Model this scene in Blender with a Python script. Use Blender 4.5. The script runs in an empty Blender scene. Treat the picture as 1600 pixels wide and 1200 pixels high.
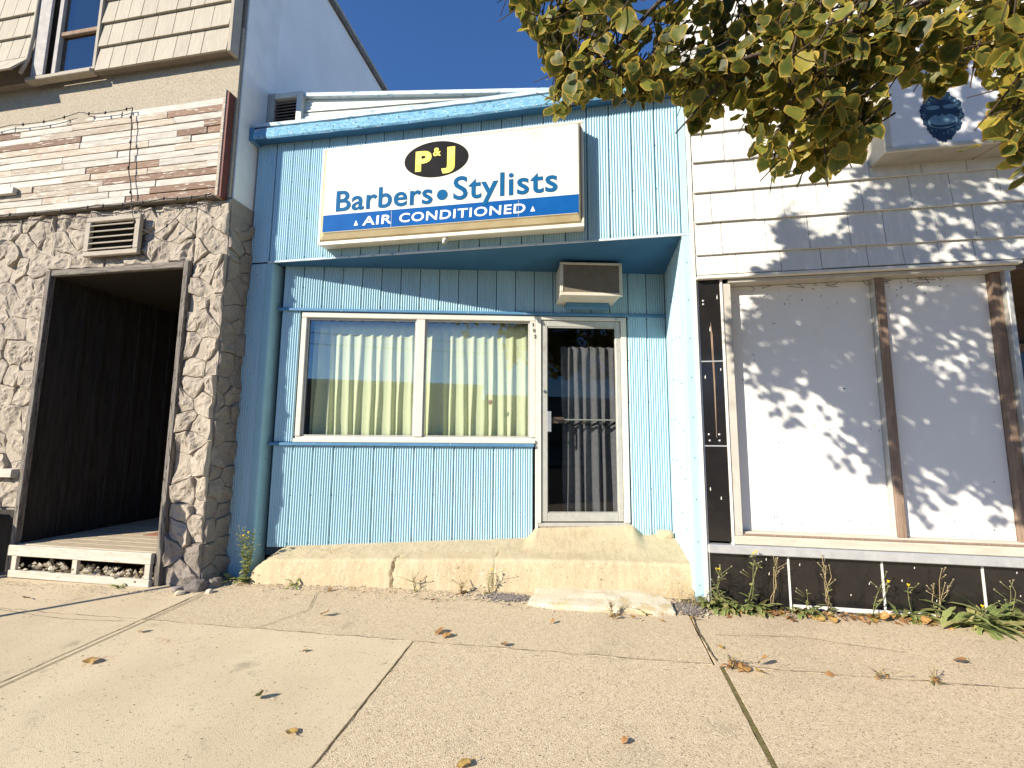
import bpy, bmesh, math, random
from mathutils import Vector, Matrix, noise
rad = math.radians
random.seed(7)
S = bpy.context.scene
COL = S.collection

# ------------------------------------------------------------------ camera
FPX, PITCH, YAW, ROLL = 700.0, .117, .1735, .0073
CAM = Vector((0, -3.9, 1.45))
_f = Vector((-math.sin(YAW)*math.cos(PITCH), math.cos(YAW)*math.cos(PITCH), math.sin(PITCH)))
_r = Vector((math.cos(YAW), math.sin(YAW), 0)); _u = _r.cross(_f)
_r2 = _r*math.cos(ROLL)+_u*math.sin(ROLL); _u2 = -_r*math.sin(ROLL)+_u*math.cos(ROLL)
cd = bpy.data.cameras.new('camera'); cam = bpy.data.objects.new('camera', cd); COL.objects.link(cam)
mw = Matrix((( _r2.x, _u2.x, -_f.x, CAM.x), (_r2.y, _u2.y, -_f.y, CAM.y), (_r2.z, _u2.z, -_f.z, CAM.z), (0, 0, 0, 1)))
cam.matrix_world = mw
cd.sensor_width = 36; cd.lens = FPX/1600*36; cd.clip_start = .05; cd.clip_end = 500
S.camera = cam

# ------------------------------------------------------------------ world, sun, exposure
SUNTRAVEL = Vector((1.0, 1.0, -.72)).normalized()
EL = math.asin(-SUNTRAVEL.z)
w = bpy.data.worlds.new('World'); S.world = w; w.use_nodes = True
sky = w.node_tree.nodes.new('ShaderNodeTexSky'); sky.sky_type = 'NISHITA'; sky.sun_disc = False
sky.sun_elevation = EL; sky.sun_rotation = rad(225); sky.altitude = 600; sky.air_density = 1.0; sky.dust_density = .0; sky.ozone_density = 10.0
bg = w.node_tree.nodes['Background']; w.node_tree.links.new(sky.outputs[0], bg.inputs[0]); bg.inputs[1].default_value = .10
sl = bpy.data.lights.new('sun', 'SUN'); sun = bpy.data.objects.new('sun', sl); COL.objects.link(sun)
sl.energy = 5.0; sl.angle = rad(.53); sl.color = (1, .91, .77)
sun.rotation_euler = SUNTRAVEL.to_track_quat('-Z', 'Y').to_euler(); sun.location = (-8, -12, 9)
S.view_settings.view_transform = 'Standard'; S.view_settings.look = 'None'
S.view_settings.exposure = .95; S.view_settings.gamma = 1
S.render.engine = 'CYCLES'
S.cycles.max_bounces = 6; S.cycles.diffuse_bounces = 3; S.cycles.glossy_bounces = 3; S.cycles.transmission_bounces = 3; S.cycles.transparent_max_bounces = 8

# ------------------------------------------------------------------ materials
def new_mat(name):
    m = bpy.data.materials.new(name); m.use_nodes = True
    nt = m.node_tree; return m, nt, nt.nodes['Principled BSDF']
def N(nt, t, **k):
    n = nt.nodes.new(t)
    for a, b in k.items(): setattr(n, a, b)
    return n
def rgba(c): return (c[0], c[1], c[2], 1)
def MAT(name, c1, c2=None, scale=6, rough=.8, spec=.3, metal=0, bump=0, bscale=80, rnd=0, stretch=(1, 1, 1),
        spots=None, peel=None, lo=.35, hi=.65, grime=None, spots2=None, spots3=None, stain=None):
    """spots=(colour, scale, threshold): small flecks. peel=(colour, scale, threshold): ragged worn patches."""
    m, nt, bs = new_mat(name); L = nt.links
    geo = N(nt, 'ShaderNodeNewGeometry')
    mp = N(nt, 'ShaderNodeMapping'); mp.inputs['Scale'].default_value = stretch
    L.new(geo.outputs['Position'], mp.inputs['Vector'])
    vec = mp.outputs[0]
    def noise_ramp(sc, a, b, detail=6, v=vec, rgh=.6):
        n = N(nt, 'ShaderNodeTexNoise'); n.inputs['Scale'].default_value = sc; n.inputs['Detail'].default_value = detail; n.inputs['Roughness'].default_value = rgh
        L.new(v, n.inputs['Vector'])
        r = N(nt, 'ShaderNodeMapRange'); r.inputs[1].default_value = a; r.inputs[2].default_value = b
        L.new(n.outputs[0], r.inputs[0]); return r.outputs[0]
    def mix(f, a, b):
        x = N(nt, 'ShaderNodeMix', data_type='RGBA')
        L.new(f, x.inputs[0])
        for s, v in ((6, a), (7, b)):
            if isinstance(v, tuple): x.inputs[s].default_value = rgba(v)
            else: L.new(v, x.inputs[s])
        return x.outputs[2]
    col = None
    if c2 is not None: col = mix(noise_ramp(scale, lo, hi), tuple(c1), tuple(c2))
    else:
        x = N(nt, 'ShaderNodeRGB'); x.outputs[0].default_value = rgba(c1); col = x.outputs[0]
    if rnd:
        oi = N(nt, 'ShaderNodeObjectInfo')
        hs = N(nt, 'ShaderNodeHueSaturation')
        r = N(nt, 'ShaderNodeMapRange'); r.inputs[3].default_value = 1-rnd; r.inputs[4].default_value = 1+rnd
        L.new(oi.outputs['Random'], r.inputs[0]); L.new(r.outputs[0], hs.inputs['Value']); L.new(col, hs.inputs['Color']); col = hs.outputs[0]
    if grime: col = mix(noise_ramp(grime[1], grime[2], grime[2]+.25, 8), col, tuple(grime[0]))
    if stain: col = mix(noise_ramp(stain[1], stain[2], stain[2]+.12, 7, v=geo.outputs['Position'], rgh=.68), col, tuple(stain[0]))
    if peel: col = mix(noise_ramp(peel[1], peel[2], peel[2]+.03, 9, rgh=.7), col, tuple(peel[0]))
    if spots: col = mix(noise_ramp(spots[1], spots[2], spots[2]+.06, 3, v=geo.outputs['Position']), col, tuple(spots[0]))
    for s_ in (spots2, spots3):
        if s_: col = mix(noise_ramp(s_[1], s_[2], s_[2]+.05, 2, v=geo.outputs['Position']), col, tuple(s_[0]))
    L.new(col, bs.inputs['Base Color'])
    bs.inputs['Roughness'].default_value = rough; bs.inputs['Specular IOR Level'].default_value = spec; bs.inputs['Metallic'].default_value = metal
    if bump:
        n = N(nt, 'ShaderNodeTexNoise'); n.inputs['Scale'].default_value = bscale; n.inputs['Detail'].default_value = 5; n.inputs['Roughness'].default_value = .65
        L.new(vec, n.inputs['Vector'])
        b = N(nt, 'ShaderNodeBump'); b.inputs['Strength'].default_value = 1; b.inputs['Distance'].default_value = bump
        L.new(n.outputs[0], b.inputs['Height']); L.new(b.outputs[0], bs.inputs['Normal'])
    return m
def GLASS(name, tint, ior=1.5, rough=0.0, gain=1.6):
    m, nt, bs = new_mat(name); nt.nodes.remove(bs); L = nt.links
    tr = N(nt, 'ShaderNodeBsdfTransparent'); tr.inputs[0].default_value = rgba(tint)
    gl = N(nt, 'ShaderNodeBsdfGlossy'); gl.inputs['Roughness'].default_value = rough
    geo = N(nt, 'ShaderNodeNewGeometry'); dt = N(nt, 'ShaderNodeVectorMath', operation='DOT_PRODUCT')
    L.new(geo.outputs['Normal'], dt.inputs[0]); L.new(geo.outputs['Incoming'], dt.inputs[1])
    ab = N(nt, 'ShaderNodeMath', operation='ABSOLUTE'); L.new(dt.outputs['Value'], ab.inputs[0])
    om = N(nt, 'ShaderNodeMath', operation='SUBTRACT'); om.inputs[0].default_value = 1; L.new(ab.outputs[0], om.inputs[1])
    pw = N(nt, 'ShaderNodeMath', operation='POWER'); pw.inputs[1].default_value = 5; L.new(om.outputs[0], pw.inputs[0])
    f0 = ((ior-1)/(ior+1))**2*gain
    mu = N(nt, 'ShaderNodeMath', operation='MULTIPLY_ADD'); mu.inputs[1].default_value = 1-f0; mu.inputs[2].default_value = f0; mu.use_clamp = True
    L.new(pw.outputs[0], mu.inputs[0])
    mx = N(nt, 'ShaderNodeMixShader'); L.new(mu.outputs[0], mx.inputs[0]); L.new(tr.outputs[0], mx.inputs[1]); L.new(gl.outputs[0], mx.inputs[2])
    L.new(mx.outputs[0], nt.nodes['Material Output'].inputs['Surface']); return m
def LEAF(name, inner, rim, tints, power=5, trans=.35):
    """leaf blade: attribute 'lf' = (rim 0..1, tint 0..1, 0)"""
    m, nt, bs = new_mat(name); L = nt.links
    at = N(nt, 'ShaderNodeAttribute', attribute_name='lf')
    sp = N(nt, 'ShaderNodeSeparateColor'); L.new(at.outputs['Color'], sp.inputs[0])
    geo = N(nt, 'ShaderNodeNewGeometry')
    nz = N(nt, 'ShaderNodeTexNoise'); nz.inputs['Scale'].default_value = 45; nz.inputs['Detail'].default_value = 4; L.new(geo.outputs['Position'], nz.inputs['Vector'])
    cr = N(nt, 'ShaderNodeValToRGB'); el = cr.color_ramp.elements
    while len(el) < len(tints): el.new(.5)
    for e, (p, c) in zip(el, tints): e.position = p; e.color = rgba(c)
    L.new(sp.outputs[1], cr.inputs[0])
    pw = N(nt, 'ShaderNodeMath', operation='POWER'); pw.inputs[1].default_value = power; L.new(sp.outputs[0], pw.inputs[0])
    ad = N(nt, 'ShaderNodeMath', operation='MULTIPLY_ADD'); ad.inputs[1].default_value = .9; L.new(pw.outputs[0], ad.inputs[0])
    sb = N(nt, 'ShaderNodeMapRange'); sb.inputs[1].default_value = .45; sb.inputs[2].default_value = .75; sb.inputs[4].default_value = .22; L.new(nz.outputs[0], sb.inputs[0]); L.new(sb.outputs[0], ad.inputs[2]); ad.use_clamp = True
    mx = N(nt, 'ShaderNodeMix', data_type='RGBA'); L.new(ad.outputs[0], mx.inputs[0]); L.new(cr.outputs[0], mx.inputs[6]); mx.inputs[7].default_value = rgba(rim)
    L.new(mx.outputs[2], bs.inputs['Base Color']); bs.inputs['Roughness'].default_value = .5; bs.inputs['Specular IOR Level'].default_value = .35
    tl = N(nt, 'ShaderNodeBsdfTranslucent'); L.new(mx.outputs[2], tl.inputs[0])
    ms = N(nt, 'ShaderNodeMixShader'); ms.inputs[0].default_value = trans
    L.new(bs.outputs[0], ms.inputs[1]); L.new(tl.outputs[0], ms.inputs[2]); L.new(ms.outputs[0], nt.nodes['Material Output'].inputs['Surface']); return m

X = {}
X['blue'] = MAT('pale_blue_painted_metal', (.385, .575, .66), (.34, .525, .605), 2.5, .65, .15, rnd=.06, stretch=(4, 4, .35), spots=((.62, .7, .7), 90, .80), grime=((.29, .43, .49), 2.0, .60), stain=((.46, .56, .58), 7, .66))
X['blue_trim'] = MAT('mid_blue_painted_trim', (.07, .19, .33), (.09, .23, .38), 10, .55, .35, peel=((.5, .56, .55), 22, .63))
X['teal_trim'] = MAT('teal_corner_trim', (.30, .50, .54), (.27, .46, .50), 6, .5, .35)
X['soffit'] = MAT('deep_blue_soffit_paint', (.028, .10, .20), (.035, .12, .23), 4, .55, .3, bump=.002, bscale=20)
X['blue_back'] = MAT('dark_blue_wall_backing', (.035, .06, .08), None, rough=.9)
X['peel_blue'] = MAT('peeling_blue_board_paint', (.12, .31, .47), (.24, .46, .60), 14, .8, .15, stretch=(1, 3, 4), bump=.008, bscale=30, peel=((.58, .54, .44), 4.5, .61), spots=((.05, .10, .15), 36, .60), spots2=((.55, .66, .70), 50, .63))
X['peel_white'] = MAT('weathered_white_capping', (.60, .64, .65), (.42, .52, .58), 12, .75, .2, stretch=(1, 3, 3), bump=.005, bscale=30, peel=((.16, .24, .30), 12, .60))
X['ribmetal'] = MAT('off_white_ribbed_siding', (.60, .60, .53), (.54, .54, .49), 4, .5, .4, bump=.001, bscale=20, grime=((.40, .40, .36), 3, .6))
X['dark_frame'] = MAT('dark_vent_interior', (.02, .016, .014), None, rough=.8)
X['vent_slat'] = MAT('rusty_louvre_steel', (.34, .28, .25), (.24, .18, .15), 20, .6, .3)
X['white_frame'] = MAT('ivory_painted_window_frame', (.66, .63, .55), (.60, .575, .50), 8, .45, .4, grime=((.42, .38, .3), 6, .66))
X['alu'] = MAT('aged_aluminium', (.50, .49, .44), (.44, .43, .39), 15, .45, .4, metal=.25, grime=((.30, .27, .22), 5, .62))
X['alu_bright'] = MAT('bright_aluminium_strip', (.62, .63, .63), (.52, .54, .55), 12, .35, .5, metal=.5, grime=((.35, .34, .33), 8, .6))
X['gasket'] = MAT('black_rubber_gasket', (.012, .012, .012), None, rough=.6)
X['glass'] = GLASS('window_glass', (.945, .965, .95), 1.5, gain=3.2)
X['door_glass'] = GLASS('door_glass', (.86, .87, .86), 1.5, gain=.8)
X['upper_glass'] = GLASS('upper_window_glass', (.35, .4, .4), 1.7, gain=3.5)
X['curtain'] = MAT('cream_curtain_cloth', (.78, .80, .55), (.71, .74, .50), 60, .9, .1, bump=.001, bscale=300)
X['grey_curtain'] = MAT('grey_curtain_cloth', (.165, .165, .18), (.13, .13, .145), 30, .9, .1, bump=.001, bscale=200)
X['room'] = MAT('dim_room_plaster', (.09, .085, .075), None, rough=.9)
X['sign_face'] = MAT('ivory_sign_acrylic', (.64, .625, .535), (.61, .59, .50), 3, .5, .2, grime=((.53, .49, .385), 2.5, .64), spots=((.74, .72, .65), 70, .8), stain=((.57, .54, .44), 1.4, .58))
X['sign_bevel'] = MAT('yellowed_sign_edge', (.52, .44, .27), (.44, .35, .19), 5, .45, .4, grime=((.25, .17, .08), 6, .66))
X['sign_rim'] = MAT('ivory_sign_rim', (.66, .63, .54), (.58, .55, .45), 6, .45, .4, grime=((.35, .28, .16), 5, .68))
X['ink_blue'] = MAT('sign_blue_ink', (.004, .075, .27), (.006, .09, .30), 6, .6, .04, spots=((.30, .42, .56), 60, .75), peel=((.35, .48, .60), 26, .74))
X['ink_letter'] = MAT('letter_blue_ink', (.005, .085, .215), (.008, .10, .24), 7, .6, .04, peel=((.34, .45, .52), 18, .72))
X['ink_black'] = MAT('sign_black_ink', (.010, .010, .011), (.015, .015, .016), 10, .6, .05)
X['ink_yellow'] = MAT('sign_yellow_ink', (.80, .66, .10), (.84, .72, .18), 9, .55, .15)
X['ink_white'] = MAT('sign_white_ink', (.78, .78, .76), None, rough=.4)
X['ac_case'] = MAT('cream_air_conditioner_case', (.62, .57, .46), (.56, .51, .41), 9, .55, .35, peel=((.24, .14, .07), 14, .72), grime=((.42, .36, .26), 4, .62))
X['ac_grille'] = MAT('brown_grille', (.19, .15, .11), (.15, .12, .09), 14, .6, .3)
X['ac_bar'] = MAT('tan_grille_bars', (.37, .31, .235), (.31, .26, .195), 14, .6, .3)
X['steel'] = MAT('worn_steel', (.42, .41, .38), (.3, .29, .27), 20, .35, .5, metal=.8)
X['brown_bar'] = MAT('brown_push_bar', (.17, .115, .085), None, rough=.5)
X['ledge'] = MAT('ochre_painted_concrete', (.50, .415, .275), (.44, .355, .225), 5, .92, .12, bump=.006, bscale=110, spots=((.22, .17, .10), 60, .63), peel=((.52, .47, .37), 6, .64), grime=((.43, .32, .17), 2.6, .60), spots2=((.60, .52, .36), 80, .61), spots3=((.15, .115, .07), 24, .71), stain=((.36, .27, .15), 3.2, .61))
X['walk'] = MAT('beige_sidewalk_concrete', (.55, .46, .315), (.485, .40, .27), 1.6, .93, .12, bump=.0032, bscale=220, rnd=.03, spots=((.15, .115, .08), 34, .675), grime=((.40, .335, .235), .9, .56), spots2=((.31, .25, .175), 105, .61), spots3=((.62, .54, .41), 150, .64), stain=((.36, .30, .21), 4.2, .59))
X['walk_rough'] = MAT('exposed_aggregate_concrete', (.56, .46, .315), (.48, .385, .255), 34, .93, .12, bump=.006, bscale=150, rnd=.03, spots=((.16, .12, .085), 66, .635), grime=((.41, .335, .235), 1.1, .55), spots2=((.27, .205, .145), 118, .585), spots3=((.68, .58, .44), 100, .61), stain=((.36, .295, .205), 3.6, .60))
X['joint'] = MAT('joint_dirt', (.14, .105, .06), (.08, .06, .035), 18, .95, .1, bump=.01, bscale=90, spots=((.16, .15, .05), 30, .58))
X['moss'] = MAT('mossy_joint_dirt', (.20, .16, .07), (.10, .085, .04), 60, .95, .1, bump=.006, bscale=200, spots=((.34, .27, .16), 90, .60), spots2=((.16, .17, .04), 70, .60))
X['apron'] = MAT('pale_broken_concrete', (.60, .54, .42), (.52, .45, .33), 7, .92, .15, bump=.008, bscale=60, peel=((.50, .40, .25), 3.5, .54), spots=((.3, .25, .18), 60, .66))
X['gravel'] = MAT('grey_gravel', (.24, .21, .19), (.16, .14, .13), 30, .9, .2, rnd=.3)
X['asphalt'] = MAT('road_asphalt', (.055, .053, .05), (.045, .043, .041), 4, .9, .2, bump=.006, bscale=120)
X['stone'] = MAT('beige_painted_stone', (.375, .325, .262), (.325, .28, .222), 7, .88, .15, bump=.008, bscale=40, rnd=.05, spots=((.22, .18, .14), 40, .70))
X['stone_base'] = MAT('taupe_painted_stone', (.26, .225, .19), (.22, .19, .16), 7, .85, .2, bump=.012, bscale=26, rnd=.06, peel=((.56, .52, .42), 7, .68))
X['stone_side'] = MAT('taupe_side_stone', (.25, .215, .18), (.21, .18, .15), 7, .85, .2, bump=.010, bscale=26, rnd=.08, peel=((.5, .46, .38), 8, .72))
X['mortar'] = MAT('beige_mortar', (.30, .26, .21), (.26, .22, .175), 14, .9, .1, bump=.015, bscale=30, spots=((.36, .22, .14), 9, .70))
X['stucco'] = MAT('grey_pebble_stucco', (.44, .385, .30), (.335, .29, .22), 70, .95, .1, bump=.008, bscale=110, spots=((.20, .17, .13), 95, .62), lo=.4, hi=.6)
X['white_wall'] = MAT('white_side_wall_stucco', (.80, .80, .77), (.74, .74, .71), 1.4, .9, .15, bump=.006, bscale=18, spots=((.40, .38, .35), 22, .76), grime=((.62, .61, .58), .9, .60))
X['white_peel'] = MAT('peeling_white_stucco', (.78, .78, .73), (.70, .70, .66), 5, .85, .15, bump=.008, bscale=22, peel=((.24, .22, .20), 20, .69))
X['shingle_tan'] = MAT('tan_painted_shingle', (.42, .38, .305), (.36, .325, .26), 5, .85, .2, stretch=(7, 7, .8), bump=.004, bscale=18, rnd=.05, spots=((.19, .15, .11), 60, .75))
X['trim_tan'] = MAT('tan_painted_trim', (.37, .33, .265), (.32, .285, .225), 8, .8, .2, bump=.003, bscale=40)
X['grey_trim'] = MAT('grey_rough_trim', (.42, .40, .37), (.33, .315, .30), 12, .85, .2, bump=.005, bscale=40)
X['board_white'] = MAT('whitewashed_board', (.57, .54, .48), (.42, .385, .33), 5, .85, .15, stretch=(1.2, 8, 9), bump=.004, bscale=14, rnd=.12, peel=((.30, .235, .18), 7, .60), spots=((.14, .10, .08), 24, .70))
X['board_tan'] = MAT('worn_tan_board', (.46, .405, .325), (.34, .275, .21), 5, .85, .15, stretch=(1.2, 8, 9), bump=.004, bscale=14, rnd=.14, peel=((.58, .55, .48), 6, .56), spots=((.12, .09, .06), 24, .70))
X['board_brown'] = MAT('worn_brown_board', (.26, .175, .125), (.17, .11, .08), 5, .85, .15, stretch=(1.2, 8, 9), bump=.004, bscale=14, rnd=.16, peel=((.52, .46, .39), 5, .57))
X['red_trim'] = MAT('dark_red_painted_trim', (.16, .045, .03), (.11, .035, .025), 12, .7, .3)
X['grey_wood'] = MAT('weathered_grey_wood', (.24, .215, .18), (.12, .105, .09), 6, .9, .1, stretch=(8, 8, 1), bump=.006, bscale=20, peel=((.04, .036, .033), 9, .56))
X['grey_wood_h'] = MAT('weathered_grey_lintel', (.24, .215, .18), (.12, .105, .09), 6, .9, .1, stretch=(1, 8, 8), bump=.006, bscale=20, peel=((.04, .036, .033), 9, .58))
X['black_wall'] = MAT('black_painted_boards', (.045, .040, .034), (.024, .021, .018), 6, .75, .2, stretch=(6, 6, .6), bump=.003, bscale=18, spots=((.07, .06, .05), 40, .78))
X['black_door'] = MAT('black_painted_door', (.02, .02, .022), (.014, .014, .016), 6, .45, .35, spots=((.05, .045, .04), 30, .78))
X['deck'] = MAT('bleached_deck_board', (.47, .40, .29), (.36, .29, .2), 5, .9, .1, stretch=(1, 7, 7), bump=.005, bscale=16, rnd=.08, spots=((.16, .12, .08), 22, .74))
X['deck_red'] = MAT('faded_red_deck_board', (.34, .17, .11), (.26, .12, .08), 7, .9, .1, stretch=(1, 7, 7), bump=.004, bscale=16, peel=((.45, .37, .27), 8, .66))
X['white_board'] = MAT('chipped_white_timber', (.54, .50, .42), (.43, .39, .32), 5, .85, .15, stretch=(1, 6, 6), bump=.004, bscale=18, peel=((.30, .25, .19), 9, .60))
X['wire'] = MAT('dark_wire', (.03, .025, .022), None, rough=.6)
X['shingle_white'] = MAT('white_painted_shingle', (.70, .69, .64), (.63, .625, .58), 5, .8, .2, stretch=(6, 6, .6), bump=.006, bscale=22, rnd=.035, spots=((.42, .39, .34), 55, .76))
X['white_trim'] = MAT('white_painted_trim', (.68, .66, .60), (.60, .575, .51), 10, .7, .25, bump=.003, bscale=40, peel=((.36, .28, .2), 16, .70))
X['panel'] = MAT('white_panel_board', (.76, .75, .71), (.73, .72, .68), 1.6, .7, .2, bump=.0015, bscale=8, spots=((.30, .28, .25), 26, .80), grime=((.66, .64, .58), 1.1, .64))
X['stud'] = MAT('bare_brown_stud', (.29, .21, .155), (.20, .14, .10), 7, .85, .15, stretch=(7, 7, 1), bump=.004, bscale=16, spots=((.05, .03, .02), 45, .72))
X['beige_jamb'] = MAT('beige_window_jamb', (.48, .455, .40), (.41, .39, .34), 6, .7, .2, grime=((.30, .26, .21), 5, .6))
X['sill'] = MAT('worn_beige_sill', (.52, .48, .40), (.44, .395, .32), 6, .8, .2, stretch=(1, 5, 5), bump=.003, bscale=20, peel=((.30, .22, .15), 9, .64))
X['black_tile'] = MAT('black_glass_tile', (.012, .011, .011), (.017, .015, .014), 8, .16, .5, spots=((.16, .15, .14), 34, .775), grime=((.035, .03, .027), 3, .6))
X['entry_brown'] = MAT('brown_entry_board', (.13, .10, .075), (.10, .075, .055), 6, .8, .2)
X['box_white'] = MAT('white_sign_panel', (.72, .72, .73), (.68, .68, .69), 4, .45, .4)
X['box_frame'] = MAT('beige_sign_frame', (.56, .53, .45), (.48, .45, .37), 8, .55, .35, grime=((.3, .24, .17), 6, .66))
X['box_under'] = MAT('grey_sign_underside', (.38, .36, .31), (.33, .31, .27), 8, .6, .3)
X['navy'] = MAT('navy_ink', (.012, .03, .06), (.02, .045, .085), 40, .5, .3)
X['slate'] = MAT('slate_blue_ink', (.10, .19, .26), (.14, .25, .33), 30, .5, .3)
X['bark'] = MAT('grey_brown_bark', (.10, .078, .06), (.06, .046, .036), 14, .9, .1, stretch=(4, 4, 1), bump=.006, bscale=30)
X['twig'] = MAT('dark_twig_bark', (.075, .055, .038), (.05, .036, .025), 30, .85, .15)
X['leaf'] = LEAF('linden_leaf', None, (.62, .40, .07), [(0, (.034, .055, .012)), (.38, (.085, .112, .021)), (.58, (.20, .215, .040)), (.76, (.54, .41, .06)), (1, (.42, .20, .045))], 8, .5)
X['weed'] = LEAF('weed_leaf', None, (.38, .39, .16), [(0, (.12, .18, .05)), (.5, (.22, .28, .09)), (1, (.40, .35, .15))], 3, .35)
X['dry'] = LEAF('dry_leaf', None, (.30, .15, .05), [(0, (.44, .31, .09)), (.5, (.36, .19, .07)), (.8, (.20, .10, .05)), (1, (.10, .16, .06))], 3, .2)
X['straw'] = MAT('dry_straw_stem', (.36, .29, .16), (.28, .21, .11), 40, .85, .15)
X['stem'] = MAT('weed_stem', (.14, .17, .06), (.22, .19, .09), 20, .7, .2)
X['flower'] = MAT('yellow_flower', (.80, .58, .03), (.72, .48, .02), 60, .6, .2)
X['seed'] = MAT('dry_seed_head', (.42, .36, .22), None, rough=.9)
X['brick_far'] = MAT('tan_brick', (.30, .20, .13), (.25, .165, .11), 3, .85, .2)
X['far_grey'] = MAT('grey_block', (.33, .31, .28), (.28, .265, .24), 3, .85, .2)
X['far_glass'] = MAT('dark_shop_window', (.03, .035, .04), None, rough=.1, spec=.5)
X['pole'] = MAT('galvanised_pole', (.32, .32, .31), None, rough=.5, metal=.6)
X['meter'] = MAT('grey_meter_paint', (.13, .14, .15), (.10, .11, .12), 12, .5, .4)

# ------------------------------------------------------------------ helpers
def link(o, parent=None):
    COL.objects.link(o)
    if parent: o.parent = parent
    return o
def tag(o, label=None, cat=None, group=None, kind=None):
    if label: o['label'] = label
    if cat: o['category'] = cat
    if group: o['group'] = group
    if kind: o['kind'] = kind
    return o
def empty(name, loc, label, cat, group=None):
    o = bpy.data.objects.new(name, None); o.location = loc; o.empty_display_size = .1; link(o); tag(o, label, cat, group); return o
def mesh_obj(name, verts, faces, mat, parent=None, smooth=False, attr=None):
    me = bpy.data.meshes.new(name); me.from_pydata([tuple(v) for v in verts], [], faces); me.update()
    if mat: me.materials.append(X[mat])
    if smooth: me.polygons.foreach_set('use_smooth', [True]*len(me.polygons))
    if attr:
        a = me.color_attributes.new('lf', 'FLOAT_COLOR', 'POINT')
        a.data.foreach_set('color', [c for t in attr for c in (t[0], t[1], 0, 1)])
    o = bpy.data.objects.new(name, me); link(o, parent)
    if parent: o.matrix_parent_inverse = PINV(parent)
    return o
_pinv = {}
def PINV(p):          # parents are only translated or rotated about z; children are given in world coordinates
    m = Matrix.Translation(p.location) @ p.rotation_euler.to_matrix().to_4x4()
    q = p
    while q.parent:
        break
    return (WM(p)).inverted()
def WM(o):
    m = Matrix.LocRotScale(o.location, o.rotation_euler, o.scale)
    if o.parent: m = WM(o.parent) @ o.matrix_parent_inverse @ m
    return m
def inst(name, me, parent, loc, rotz=0, scale=(1, 1, 1), rot=None):
    o = bpy.data.objects.new(name, me); link(o, parent)
    o.location = loc; o.rotation_euler = rot if rot else (0, 0, rotz); o.scale = scale
    if parent: o.matrix_parent_inverse = PINV(parent)
    return o
BOXF = [(0, 1, 2, 3), (7, 6, 5, 4), (0, 4, 5, 1), (1, 5, 6, 2), (2, 6, 7, 3), (3, 7, 4, 0)]
def box(name, x0, x1, y0, y1, z0, z1, mat, parent=None, bev=.004, T=None):
    """axis box in the frame T (default world); edges chamfered"""
    bm = bmesh.new()
    P = [(x0, y0, z0), (x1, y0, z0), (x1, y1, z0), (x0, y1, z0), (x0, y0, z1), (x1, y0, z1), (x1, y1, z1), (x0, y1, z1)]
    vs = [bm.verts.new(p) for p in P]
    for f in [(3, 2, 1, 0), (4, 5, 6, 7), (0, 1, 5, 4), (1, 2, 6, 5), (2, 3, 7, 6), (3, 0, 4, 7)]: bm.faces.new([vs[i] for i in f])
    if bev:
        b = min(bev, .3*min(x1-x0, y1-y0, z1-z0))
        bmesh.ops.bevel(bm, geom=list(bm.edges), offset=b, segments=1, affect='EDGES')
    if T is not None: bmesh.ops.transform(bm, matrix=T, verts=bm.verts)
    me = bpy.data.meshes.new(name); bm.to_mesh(me); bm.free(); me.materials.append(X[mat])
    o = bpy.data.objects.new(name, me); link(o, parent)
    if parent: o.matrix_parent_inverse = PINV(parent)
    return o
def tube_geo(pts, r, n=5, r1=None):
    V, F = [], []; pts = [Vector(p) for p in pts]; K = len(pts)
    for i, p in enumerate(pts):
        t = (pts[min(i+1, K-1)]-pts[max(i-1, 0)]).normalized()
        a = t.orthogonal().normalized() if abs(t.z) > .9 else t.cross(Vector((0, 0, 1))).normalized()
        b = t.cross(a); rr = r if r1 is None else r+(r1-r)*i/(K-1)
        for k in range(n):
            q = 2*math.pi*k/n; V.append(p+a*math.cos(q)*rr+b*math.sin(q)*rr)
    for i in range(K-1):
        for k in range(n): F.append((i*n+k, i*n+(k+1) % n, (i+1)*n+(k+1) % n, (i+1)*n+k))
    F.append(tuple(range(n))[::-1]); F.append(tuple(range((K-1)*n, K*n))); return V, F
def tube(name, pts, r, mat, parent=None, n=6, r1=None):
    V, F = tube_geo(pts, r, n, r1); return mesh_obj(name, V, F, mat, parent, True)
def merge(parts):
    V, F = [], []
    for v, f in parts:
        b = len(V); V += v; F += [tuple(i+b for i in q) for q in f]
    return V, F
def text_mesh(name, s, size, mat, T, parent, bold=0, shear=0, sx=1, depth=.0006, align='CENTER', space=1):
    c = bpy.data.curves.new(name, 'FONT'); c.body = s; c.size = size; c.offset = bold; c.shear = shear; c.extrude = depth; c.align_x = align; c.space_character = space; c.resolution_u = 4
    o = bpy.data.objects.new(name, c); COL.objects.link(o)
    dg = bpy.context.evaluated_depsgraph_get(); me = bpy.data.meshes.new_from_object(o.evaluated_get(dg))
    bpy.data.objects.remove(o); me.transform(Matrix.Diagonal((sx, 1, 1, 1))); me.transform(T)
    me.materials.clear(); me.materials.append(X[mat])
    q = bpy.data.objects.new(name, me); link(q, parent); q.matrix_parent_inverse = PINV(parent); return q
def GZ(x, y): return .16+.04*y+.01*x

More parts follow.
